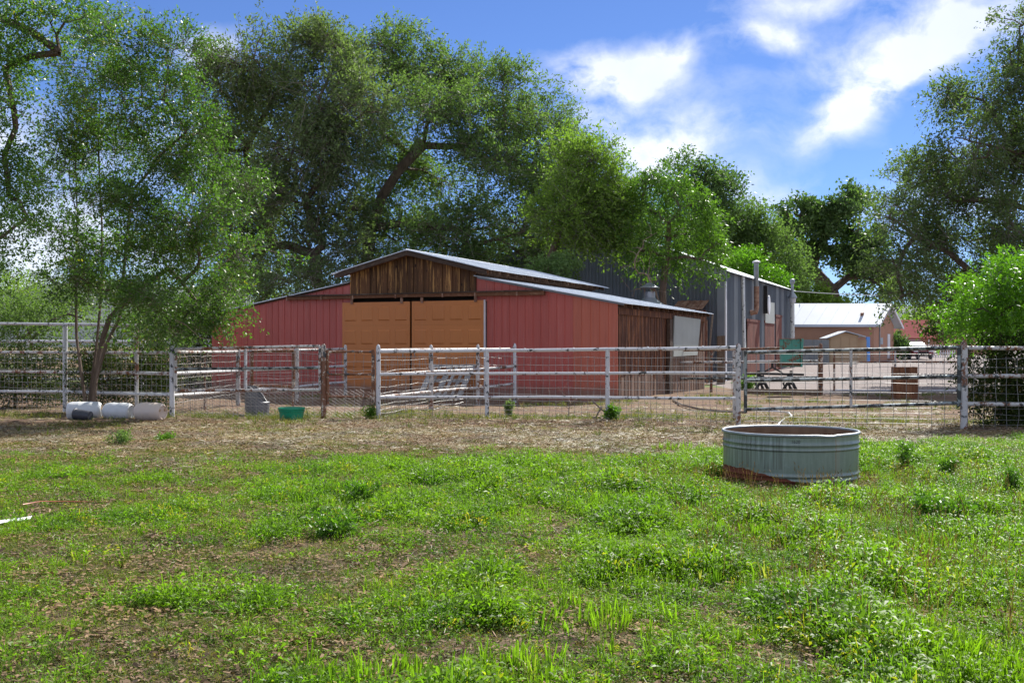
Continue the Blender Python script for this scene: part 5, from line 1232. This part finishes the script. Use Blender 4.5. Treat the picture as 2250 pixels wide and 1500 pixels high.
# shrub on the right behind the fence
cl = pc([(2190, 610, 40, 30), (2235, 600, 40, 35), (2160, 650, 45, 30), (2110, 690, 38, 28), (2180, 700, 50, 32), (2230, 670, 45, 40), (2120, 655, 25, 20), (2160, 735, 50, 22), (2240, 735, 45, 30), (2300, 660, 70, 70)], 23.2, .5, 25)
tree('bright_shrub', 'bright green bushy sapling rising behind the fence at the right edge', 'shrub', (P(2210, 940, 23.3)[0], 23.3, 0), [px([(2212, 935), (2210, 850), (2200, 760), (2195, 700)], 23.3)], cl, 21000, .085, .03, L_SHRUB, seed=25, rb=.05, seg=.4, ng=9, k=16, tw=.38, droop=.15, spread=.025, rtip=.005, outward=1.0)
cl = pc([(2170, 790, 45, 35), (2230, 800, 45, 45), (2160, 850, 40, 30), (2220, 860, 45, 35), (2190, 900, 50, 35), (2240, 915, 40, 30), (2300, 850, 60, 80)], 22.8, .5, 26)
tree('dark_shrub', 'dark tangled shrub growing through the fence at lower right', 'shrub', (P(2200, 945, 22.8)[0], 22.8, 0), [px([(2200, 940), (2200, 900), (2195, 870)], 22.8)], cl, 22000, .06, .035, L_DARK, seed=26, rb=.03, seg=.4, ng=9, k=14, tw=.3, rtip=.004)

# multi-stemmed tree at the left fence
yl = 25.4
cl = pc([(230, 60, 60, 40), (300, 110, 70, 55), (380, 110, 55, 50), (190, 150, 70, 60), (270, 220, 80, 65), (360, 220, 75, 60), (410, 290, 65, 45), (160, 270, 70, 60), (250, 330, 80, 60), (340, 350, 80, 60), (440, 370, 75, 50),
         (130, 380, 60, 60), (200, 440, 70, 60), (300, 460, 80, 60), (400, 470, 85, 55), (500, 430, 60, 40), (540, 400, 40, 25), (130, 510, 55, 45), (230, 550, 75, 55), (340, 560, 85, 55), (440, 570, 75, 50), (530, 560, 50, 35),
         (320, 650, 85, 50), (430, 660, 75, 45), (500, 640, 40, 40), (230, 640, 60, 40), (160, 600, 50, 40), (400, 715, 60, 25), (350, 730, 60, 25), (480, 700, 50, 22)], yl, 1.1, 30)
yt = 26.5; tk = px([(200, 915), (205, 860), (212, 810), (222, 770), (228, 740)], yt)
o = tree('multi_stem_tree', 'slender multi-stemmed young elm by the left fence above the drums', 'tree', (tk[0][0], yt, 0), [px([(200, 915), (205, 860), (215, 800), (226, 740), (240, 700), (300, 640), (370, 590)], yt), px([(196, 915), (200, 850), (212, 760), (222, 650), (224, 500), (216, 330), (222, 190)], yt + .15), px([(192, 915), (180, 830), (168, 740), (166, 620), (170, 470), (165, 330)], yt - .1), px([(202, 915), (212, 830), (232, 760), (262, 700), (275, 560), (290, 420), (320, 260)], yt - .2)],
     cl, 92000, .074, .036, L_LEFT, seed=31, rb=.07, seg=.45, ng=10, k=16, tw=.50, droop=.2, spread=.045, gsig=.25, twigs=.008, stemr=.05, rtip=.005)
# long arching twigs
m = MB(); m.tube(px([(480, 590), (530, 545), (590, 550), (640, 562), (675, 580)], yl - .5), [.018, .014, .01, .007, .003], 5); m.tube(px([(380, 700), (410, 715), (440, 742), (467, 746)], yl - .4), [.01, .008, .006, .004], 5)
m.build('arching_twigs', BARKP, o, smooth=True)
rng = np.random.default_rng(55); cc = np.array(px([(600, 552), (625, 560), (645, 566), (668, 578), (540, 735), (538, 715), (536, 695), (620, 575), (560, 550)], yl - .5)); cc = np.repeat(cc, 3, axis=0)
v, nq = leafcloud(rng, cc + rng.normal(0, .05, cc.shape), unit(rng.normal(0, 1, cc.shape) + np.array((.3, 0, -.4))), 8, .2, .06, .026, .4, .03)
npmesh('crown', v, nq, L_SHRUB, o, rng.random(nq), off=(tk[0][0], yt, 0))

# tree outside the frame to the left, reaching in
cl = pc([(20, 40, 90, 50), (110, 50, 60, 45), (10, 150, 60, 50), (-60, 100, 100, 90), (30, 240, 45, 45), (10, 340, 45, 55), (20, 430, 50, 50), (5, 520, 40, 40), (60, 480, 25, 30), (-90, 350, 110, 110), (-80, 560, 90, 80), (-150, 200, 120, 120), (160, 30, 50, 30)], 21.5, .8, 33)
tree('overhanging_tree', 'dark leafy tree at the far left edge reaching into the upper corner', 'tree', (P(-260, 900, 22)[0], 22, 0), [px([(-265, 948), (-250, 800), (-220, 500), (-180, 250), (-90, 60), (0, 40), (70, 70), (130, 115)], 21.8)], cl, 40000, .062, .034, L_LEFT, seed=33, rb=.085, seg=.5, ng=9, k=15, tw=.4, droop=.3, spread=.05, rtip=.005)
# dark brush behind the left fence
for j, (lst, yy, lf_, lab, n_, sz) in enumerate([
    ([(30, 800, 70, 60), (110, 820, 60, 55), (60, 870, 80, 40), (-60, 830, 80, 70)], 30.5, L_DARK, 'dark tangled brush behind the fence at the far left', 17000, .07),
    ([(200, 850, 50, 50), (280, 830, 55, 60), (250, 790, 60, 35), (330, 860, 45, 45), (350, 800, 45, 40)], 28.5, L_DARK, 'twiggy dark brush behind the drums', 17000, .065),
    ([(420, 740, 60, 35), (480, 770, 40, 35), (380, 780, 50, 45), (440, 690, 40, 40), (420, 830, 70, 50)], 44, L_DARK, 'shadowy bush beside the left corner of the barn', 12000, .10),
    ([(60, 720, 70, 40), (150, 690, 70, 45), (20, 670, 60, 40), (250, 720, 60, 40), (330, 720, 60, 40)], 38, L_ELM2, 'mid-green thicket behind the tall left fence rail', 16000, .09)]):
    cl = pc(lst, yy, 1, 40 + j); cx0, cy0 = cl[0][0][0], yy
    tree('brush_thicket', lab, 'bush', (cx0, cy0, 0), [[(cx0, cy0, -.1), (cx0, cy0, .5)]], cl, n_, sz, sz * .5, lf_, seed=40 + j, rb=.05, seg=.6, ng=10, k=12, tw=.4, rtip=.007)
# background trees left
for j, (lst, yy, lf_, lab, n_) in enumerate([
    ([(30, 650, 60, 35), (100, 660, 60, 35), (-50, 640, 70, 45), (10, 700, 60, 30), (100, 710, 60, 25)], 85, L_YEL, 'yellow-green tree in the distance at the far left', 12000),
    ([(40, 615, 50, 22), (130, 610, 50, 25), (-40, 600, 60, 30), (220, 620, 60, 30), (200, 670, 60, 40)], 120, L_ELM2, 'distant pale green tree line crown seen left of the multi-stemmed tree', 9000),
    ([(330, 640, 60, 40), (420, 640, 60, 45), (380, 700, 70, 40), (470, 690, 50, 40), (520, 620, 40, 40)], 70, L_ELM2, 'leafy tree filling the gap between the left tree and the elm', 16000),
    ([(560, 620, 50, 30), (500, 640, 50, 30), (600, 640, 40, 20)], 66, L_YEL, 'small light green tree behind the left end of the barn roof', 7000)]):
    cl = pc(lst, yy, 3, 60 + j); cx0, cy0 = cl[0][0][0], yy; g_ = gz(0, yy)
    tree('background_tree', lab, 'tree', (cx0, cy0, g_), [[(cx0, cy0, g_), (cx0, cy0, g_ + 1.5)]], cl, n_, .0019 * yy, .001 * yy, lf_, seed=60 + j, rb=.15, seg=2, ng=9, k=12, tw=.01 * yy)

# dry tumbleweed skeletons and tall weeds
rng = np.random.default_rng(77)
def drytwig(u, v, y, h, lab):
    b0 = P(u, v, y); o = thing('dry_weed', lab, 'weed', (b0[0], y, 0))
    tg = [(b0[0] + rng.normal(0, h * .3), y + rng.normal(0, h * .2), h * (.3 + .7 * rng.random())) for _ in range(16)]
    pos, par = skeleton([[(b0[0], y, -.05), (b0[0], y, h * .2)]], [tg[:6], tg[6:]], rng, .12, .05); branches('stems', BARKP, o, pos, par, .012, .0035)
drytwig(1250, 905, 26, .95, 'leafless tan weed skeleton behind the middle fence span')
drytwig(1345, 915, 25.5, .5, 'small dry weed right of the middle fence post')
drytwig(950, 915, 25.9, .45, 'small dry weed near the white post before the pallet')
def weedplant(u, v, h, w, leaf, lab, seed, n=900, ll=.05, lw=.016, name='tall_weed', stems=6):
    x, y = G(u, v); rng = np.random.default_rng(seed); o = thing(name, lab, 'weed', (x, y, 0)); m = MB(); cs = []
    for i in range(stems):
        a = rng.random() * 6.28; r = w * rng.random(); hh = h * (.6 + .4 * rng.random())
        p0 = Vector((x + .02 * math.cos(a), y + .02 * math.sin(a), -.02)); p1 = Vector((x + r * math.cos(a), y + r * math.sin(a), hh)); mid = p0.lerp(p1, .5) + Vector((0, 0, .1 * hh))
        m.tube([tuple(p0), tuple(mid), tuple(p1)], [.005, .004, .002], 4)
        for t in rng.random(max(1, n // (8 * stems))): q = p0.lerp(mid, t * 2) if t < .5 else mid.lerp(p1, t * 2 - 1); cs.append(tuple(q))
    m.build('stem', L_DARK if leaf is L_COT else BARKP, o)
    cs = np.array(cs); d = unit(rng.normal(0, 1, cs.shape) + np.array((0, 0, .5)))
    v_, nq = leafcloud(rng, cs, d, 8, w * .45, ll, lw, .1, .02); npmesh('leaves', v_, nq, leaf, o, rng.random(nq), off=(x, y, 0))
weedplant(1988, 1040, .42, .14, L_PLANT, 'tall slender weed right of the stock tank', 81)
weedplant(2080, 1050, .3, .14, L_PLANT, 'narrow upright weed in front of the right gate post', 82)
weedplant(2225, 1090, .34, .16, L_PLANT, 'bushy weed near the right edge of the pasture', 83)
weedplant(2050, 1150, .26, .3, L_PLANT, 'low dark green leafy plant right of the tank foreground', 84, 1500, stems=12)
weedplant(2120, 1155, .2, .24, L_PLANT, 'low spreading plant beside the dark leafy plant', 89, 1200, stems=12)
weedplant(790, 1110, .22, .24, L_PLANT, 'rounded leafy weed in the pasture left of centre', 85, 1300, stems=12)
weedplant(725, 1185, .17, .3, L_PLANT, 'low dark weed patch in the left middle of the pasture', 86, 1500, stems=12)
weedplant(1345, 928, .42, .22, L_PLANT, 'green weed at the foot of the middle fence post', 87, 1400, .06, .03)
weedplant(1118, 915, .35, .16, L_ELM, 'pale green weed behind the middle fence span', 88, 900, .06, .03)
weedplant(815, 921, .32, .2, L_PLANT, 'green weed at the corner post by the small gate', 90, 1000, .05, .02)
weedplant(1440, 850, .9, .8, L_PLANT, 'tall pale weeds against the faded side boards of the barn', 91, 5000, .09, .03, stems=20)
weedplant(1640, 855, .5, .7, L_PLANT, 'weeds around the rear fence post', 92, 2500, .09, .03, stems=16)
weedplant(360, 968, .1, .2, L_PLANT, 'flat dark green weed on the straw left of centre', 93, 700, stems=12)
weedplant(265, 975, .2, .3, L_ELM2, 'grassy weed clump in front of the drums', 94, 1200, stems=14)

# ---------------------------------------------------------------- pasture plants: instanced stuff
def proto_mesh(name, verts, nq, mat, per=4, tones=None):
    me = bpy.data.meshes.new(name); me.vertices.add(len(verts)); me.vertices.foreach_set('co', verts.astype(np.float32).ravel())
    me.loops.add(nq * per); me.loops.foreach_set('vertex_index', np.arange(nq * per, dtype=np.int32)); me.polygons.add(nq)
    me.polygons.foreach_set('loop_start', np.arange(0, nq * per, per, dtype=np.int32))
    try: me.polygons.foreach_set('loop_total', np.full(nq, per, dtype=np.int32))
    except Exception: pass
    at = me.attributes.new('tone', 'FLOAT', 'FACE'); at.data.foreach_set('value', (tones if tones is not None else np.random.default_rng(1).random(nq)).astype(np.float32))
    me.materials.append(mat); me.update(calc_edges=True)
    return bpy.data.objects.new(name, me)      # not linked: only a source of geometry
def weed_proto(seed, h, w, n, ll, lw, mat):
    r = np.random.default_rng(seed); a = r.random(n) * 6.28; rad = w * np.sqrt(r.random(n)); z = h * (.15 + .85 * r.random(n)) * (1 - .5 * (rad / w) ** 2)
    base = np.stack([rad * np.cos(a), rad * np.sin(a), z], 1); d = unit(np.stack([np.cos(a), np.sin(a), np.full(n, .35)], 1) + r.normal(0, .6, (n, 3)))
    wd = unit(np.cross(d, unit(r.normal(0, .5, (n, 3)) + UP))); s = (.6 + .7 * r.random((n, 1))); nrm = np.cross(wd, d)
    mid = base + d * ll * s * .5
    q = np.stack([base, mid + wd * lw * s * .5 + nrm * ll * .08, base + d * ll * s - UP * ll * .2, mid - wd * lw * s * .5 + nrm * ll * .08], 1)
    # a few stems as slim quads
    k = n // 4; st = base[:k]; s0 = st * np.array((.15, .15, 0)); off = unit(np.cross(st - s0, r.normal(0, 1, (k, 3)))) * .0015
    q2 = np.stack([s0 - off, s0 + off, st + off, st - off], 1)
    v = np.concatenate([q, q2]).reshape(-1, 3); return v, n + k
def blade_proto(seed, h, w, n, lw, lean=.5):
    r = np.random.default_rng(seed); vs = []
    for i in range(n):
        a = r.random() * 6.28; d = np.array((math.cos(a), math.sin(a), 0)); b0 = d * w * r.random() * .5 + r.normal(0, w * .2, 3) * (1, 1, 0); H = h * (.5 + .6 * r.random()); le = lean * (.3 + r.random())
        side = np.array((-d[1], d[0], 0)) * lw * .5; p = [b0, b0 + UP * H * .45 + d * le * H * .2, b0 + UP * H * .8 + d * le * H * .55, b0 + UP * H * .92 + d * le * H * 1.0]
        ws = [.8, 1, .7, .05]
        for j in range(3): vs.append([p[j] - side * ws[j], p[j] + side * ws[j], p[j + 1] + side * ws[j + 1], p[j + 1] - side * ws[j + 1]])
    return np.array(vs).reshape(-1, 3), n * 3
def straw_proto(seed, n, w, L, lw):
    r = np.random.default_rng(seed); a = r.random(n) * 6.28; c = np.stack([r.normal(0, w, n), r.normal(0, w, n), .006 + .022 * r.random(n)], 1)
    d = np.stack([np.cos(a), np.sin(a), r.normal(0, .14, n)], 1) * L * (.4 + r.random((n, 1))) * .5; s = np.stack([-np.sin(a), np.cos(a), r.normal(0, .5, n)], 1) * lw * .5
    return np.stack([c - d - s, c + d - s, c + d + s, c - d + s], 1).reshape(-1, 3), n
def seed_proto(seed):
    r = np.random.default_rng(seed); vs = []
    for i in range(4):
        a = r.random() * 6.28; d = np.array((math.cos(a), math.sin(a), 0)); H = .16 + .1 * r.random(); top = UP * H + d * .06; s = np.array((-d[1], d[0], 0)) * .0012
        vs.append([-s, s, top + s, top - s])
        for k in range(3):
            w_ = unit(r.normal(0, 1, 3)) * .005; vs.append([top, top + UP * .02 + w_ + d * .008, top + UP * .045 + d * .025, top + UP * .02 - w_ + d * .008])
    return np.array(vs).reshape(-1, 3), len(vs)

def scatter(name, pts, rotz, scl, protos, seed, tilt=.12):
    n = len(pts); print(name, n); rng = np.random.default_rng(seed); me = bpy.data.meshes.new(name); me.vertices.add(n); me.vertices.foreach_set('co', pts.astype(np.float32).ravel())
    rot = np.stack([rng.normal(0, tilt, n), rng.normal(0, tilt, n), rotz], 1)
    a = me.attributes.new('rot', 'FLOAT_VECTOR', 'POINT'); a.data.foreach_set('vector', rot.astype(np.float32).ravel())
    a = me.attributes.new('scl', 'FLOAT', 'POINT'); a.data.foreach_set('value', scl.astype(np.float32))
    a = me.attributes.new('pick', 'INT', 'POINT'); a.data.foreach_set('value', rng.integers(0, len(protos), n).astype(np.int32))
    o = bpy.data.objects.new(name, me); COL.objects.link(o); o['kind'] = 'stuff'
    ng = bpy.data.node_groups.new(name, 'GeometryNodeTree'); ng.interface.new_socket('Geometry', in_out='INPUT', socket_type='NodeSocketGeometry'); ng.interface.new_socket('Geometry', in_out='OUTPUT', socket_type='NodeSocketGeometry')
    N = ng.nodes; Lk = ng.links; gi = N.new('NodeGroupInput'); go = N.new('NodeGroupOutput'); iop = N.new('GeometryNodeInstanceOnPoints'); jn = N.new('GeometryNodeJoinGeometry')
    for p in protos[::-1]:
        oi = N.new('GeometryNodeObjectInfo'); oi.inputs['Object'].default_value = p; oi.inputs['As Instance'].default_value = True; Lk.new(oi.outputs['Geometry'], jn.inputs[0])
    def attr(nm, dt): q = N.new('GeometryNodeInputNamedAttribute'); q.data_type = dt; q.inputs['Name'].default_value = nm; return q.outputs['Attribute']
    Lk.new(gi.outputs[0], iop.inputs['Points']); Lk.new(jn.outputs[0], iop.inputs['Instance']); iop.inputs['Pick Instance'].default_value = True
    Lk.new(attr('pick', 'INT'), iop.inputs['Instance Index']); Lk.new(attr('rot', 'FLOAT_VECTOR'), iop.inputs['Rotation']); Lk.new(attr('scl', 'FLOAT'), iop.inputs['Scale'])
    Lk.new(iop.outputs[0], go.inputs[0]); md = o.modifiers.new('scatter', 'NODES'); md.node_group = ng
    return o

rng = np.random.default_rng(2024)
def vnoise(x, y, s, seed=0.0):
    return np.array([mnoise.fractal(Vector((a * s, b * s, seed)), 1.0, 2.0, 3) for a, b in zip(x, y)])
def sample(n, y0, y1, slope=.56, margin=1.8, power=.0):
    y = y0 + (y1 - y0) * rng.random(n * 3); x = (rng.random(n * 3) * 2 - 1) * (slope * y1 + margin); k = np.abs(x) < slope * y + margin
    return x[k], y[k]
lowzone = lambda x, y: 1 - .62 * np.exp(-((x - TX) / 1.25) ** 4 - ((y - TY + 1.35) / .75) ** 2)
def hgt(x, y): return np.array([gz(a, b) + bumpz(a, b) for a, b in zip(x, y)])
def lush(x, y):
    n1 = vnoise(x, y, .33, 1.0); n2 = vnoise(x, y, 1.1, 5.0)
    edge = 17.6 + np.clip(x * .18, -1.2, 1.8) + n1 * 2.2
    e = np.clip((edge - y) / 2.5, 0, 1)
    side = np.clip((x + .30 * y - 1.0) / 4.0, 0, 1)                    # thin turf towards the left
    band = np.exp(-((y - (8.6 + .0 * x)) / .9) ** 2) * (x < 0.5) * .45      # worn brown strip
    worn = np.exp(-((x - .8) / 1.0) ** 2 - ((y - 6.6) / .8) ** 2) * .25
    l = (.24 + .68 * side + .55 * n1 + .60 * n2 - band - worn)
    l = l + .35 * np.exp(-((x - 1.5) / 1.5) ** 2 - ((y - 12) / 1.3) ** 2) + .3 * np.exp(-((x + 2.0) / 1.0) ** 2 - ((y - 11) / 1.2) ** 2)
    return np.clip(l, .02, 1.15) * e
tankr = lambda x, y: (x - TX) ** 2 + (y - TY) ** 2 > (TR + .02) ** 2
# leafy weeds
x, y = sample(64000, 4.4, 20.5); l = lush(x, y); k = ((x - TX) ** 2 + (y - TY + .25) ** 2 > (TR + .22) ** 2) & (rng.random(len(x)) < (.06 * (y < 17) + l * .95) * np.clip(1.15 - (y - 5) * .028, .5, 1.1)) & tankr(x, y); x, y, l = x[k], y[k], l[k]
protos = [proto_mesh('weed_source', *weed_proto(s, h, w, n, ll, lw, None), L_WEED) for s, h, w, n, ll, lw in ((1, .075, .085, 34, .026, .011), (2, .055, .10, 34, .022, .012), (3, .11, .07, 36, .032, .009), (4, .05, .08, 30, .019, .010), (5, .14, .08, 42, .034, .010))]
scatter('meadow_weeds', np.stack([x, y, hgt(x, y) - .004], 1), rng.random(len(x)) * 6.28, (.55 + .5 * l + .35 * rng.random(len(x))) * np.clip(1.0 + 1.3 * vnoise(x, y, 1.3, 21.0), .6, 1.75) * lowzone(x, y), protos, 5)
nw = len(x)
# grass tufts
x, y = sample(30000, 4.4, 20.5); l = lush(x, y); k = ((x - TX) ** 2 + (y - TY + .25) ** 2 > (TR + .25) ** 2) & (rng.random(len(x)) < l * .55 + .04 * (y < 17)) & tankr(x, y); x, y, l = x[k], y[k], l[k]
patch = vnoise(x, y, .8, 9.0); sc = (.45 + .45 * l + .3 * rng.random(len(x))) * np.clip(.9 + patch * 1.0, .6, 1.6) * lowzone(x, y)
protos = [proto_mesh('grass_source', *blade_proto(s, h, w, n, lw), L_GRASS) for s, h, w, n, lw in ((1, .11, .06, 12, .0055), (2, .14, .05, 10, .006), (3, .085, .08, 14, .005))]
scatter('meadow_grass', np.stack([x, y, hgt(x, y) - .004], 1), rng.random(len(x)) * 6.28, sc, protos, 6)
# bright broad grass clumps
cx_c = [(1395, 1110), (1440, 1115), (1490, 1120), (1540, 1105), (1370, 1120), (1700, 1190), (1740, 1195), (1685, 1180), (1640, 1290), (1800, 1210), (2230, 1220), (2150, 1120), (1960, 1260), (1330, 1370), (2060, 1480), (2120, 1500), (1130, 1480), (760, 1500), (2230, 1420), (1560, 1000), (1500, 985), (1950, 1090)]
X = []; Y = []
for u_, v_ in cx_c:
    a, b_ = G(u_, v_); m_ = 26; X += list(a + rng.normal(0, .22, m_)); Y += list(b_ + rng.normal(0, .16, m_))
X = np.array(X); Y = np.array(Y); k = tankr(X, Y); X, Y = X[k], Y[k]
protos = [proto_mesh('broad_grass_source', *blade_proto(s, .17, .07, 9, .010, .35), L_GRASS) for s in (11, 12)]
scatter('broad_grass', np.stack([X, Y, hgt(X, Y) - .004], 1), rng.random(len(X)) * 6.28, .6 + .5 * rng.random(len(X)), protos, 7)
# skirt of grass round the tank foot
a = rng.random(230) * 6.28; rr_ = TR + .03 + .10 * rng.random(230); X = TX + rr_ * np.cos(a); Y = TY + rr_ * np.sin(a)
scatter('tank_skirt_grass', np.stack([X, Y, hgt(X, Y) - .004], 1), rng.random(230) * 6.28, .22 + .3 * rng.random(230), protos, 8)
# short turf and sparse growth right up to and inside the pens
x, y = sample(68000, 4.4, 20.5); n1 = vnoise(x, y, .9, 3.0); k = (rng.random(len(x)) < np.clip(.55 + n1 * .6, .3, .85) * np.clip((19 - y + n1 * 3) / 3, .04, 1)) & tankr(x, y); x, y = x[k], y[k]
protos = [proto_mesh('turf_source', *weed_proto(s, .025, .10, 26, .018, .008, None), L_MAT) for s in (21, 22)] + [proto_mesh('turf_blades', *blade_proto(23, .045, .1, 14, .004, 1.1), L_MAT)]
scatter('short_turf', np.stack([x, y, hgt(x, y) - .002], 1), rng.random(len(x)) * 6.28, .7 + .5 * rng.random(len(x)), protos, 9)
x, y = sample(11000, 20, 38, margin=.5); n1 = vnoise(x, y, .5, 8.0); near = np.exp(-((y - 25.0 + .12 * x) / .8) ** 2)
k = rng.random(len(x)) < np.clip(-.05 + n1 * .9, 0, .6) + near * .75; k &= ~((x < -7) & (y > 27)); x, y = x[k], y[k]
protos2 = [proto_mesh('pen_weed_source', *weed_proto(s, .11, .12, 34, .035, .014, None), L_MAT) for s in (31, 32)] + [proto_mesh('pen_grass_source', *blade_proto(33, .16, .1, 14, .006, .6), L_MAT)]
scatter('pen_weeds', np.stack([x, y, hgt(x, y) - .004], 1), rng.random(len(x)) * 6.28, .5 + .8 * rng.random(len(x)), protos2, 10)
# straw litter
x, y = sample(8500, 14.5, 30, margin=.5); n1 = vnoise(x, y, .4, 12.0); k = rng.random(len(x)) < np.exp(-((y - 20.5 + n1 * 2) / 2.4) ** 2) * np.clip(.75 + n1 * 1.2, .15, 1) + .06
x, y = x[k], y[k]; protos = [proto_mesh('straw_source', *straw_proto(s, 26, .13, .11, .006), L_STRAW) for s in (41, 42, 43)]
scatter('straw_litter', np.stack([x, y, hgt(x, y)], 1), rng.random(len(x)) * 6.28, .7 + .6 * rng.random(len(x)), protos, 11, .03)
x, y = sample(1500, 4.4, 15); protos = [proto_mesh('dry_blade_source', *straw_proto(s, 5, .08, .055, .0025), L_STRAW) for s in (45, 46)]
scatter('dead_blades', np.stack([x, y, hgt(x, y) + .015], 1), rng.random(len(x)) * 6.28, .7 + .6 * rng.random(len(x)), protos, 12, .25)
L_LIT = leafmat('soil_litter', (.085, .052, .034), (.26, .18, .12), trans=.05, rough=.8, spec=.15, inst=True)
x, y = sample(12000, 4.4, 24); protos = [proto_mesh('litter_source', *straw_proto(s, 16, .10, .035, .012), L_LIT) for s in (61, 62)]
scatter('soil_litter', np.stack([x, y, hgt(x, y)], 1), rng.random(len(x)) * 6.28, .6 + .7 * rng.random(len(x)), protos, 14, .1)
# seed heads
x, y = sample(900, 6, 14); k = (x > 1.5) & tankr(x, y); x, y = x[k], y[k]; protos = [proto_mesh('seed_head_source', *seed_proto(s), L_SEED) for s in (51, 52)]
scatter('seed_heads', np.stack([x, y, hgt(x, y)], 1), rng.random(len(x)) * 6.28, .7 + .5 * rng.random(len(x)), protos, 13)
print('weeds', nw, 'objects', len(bpy.data.objects))
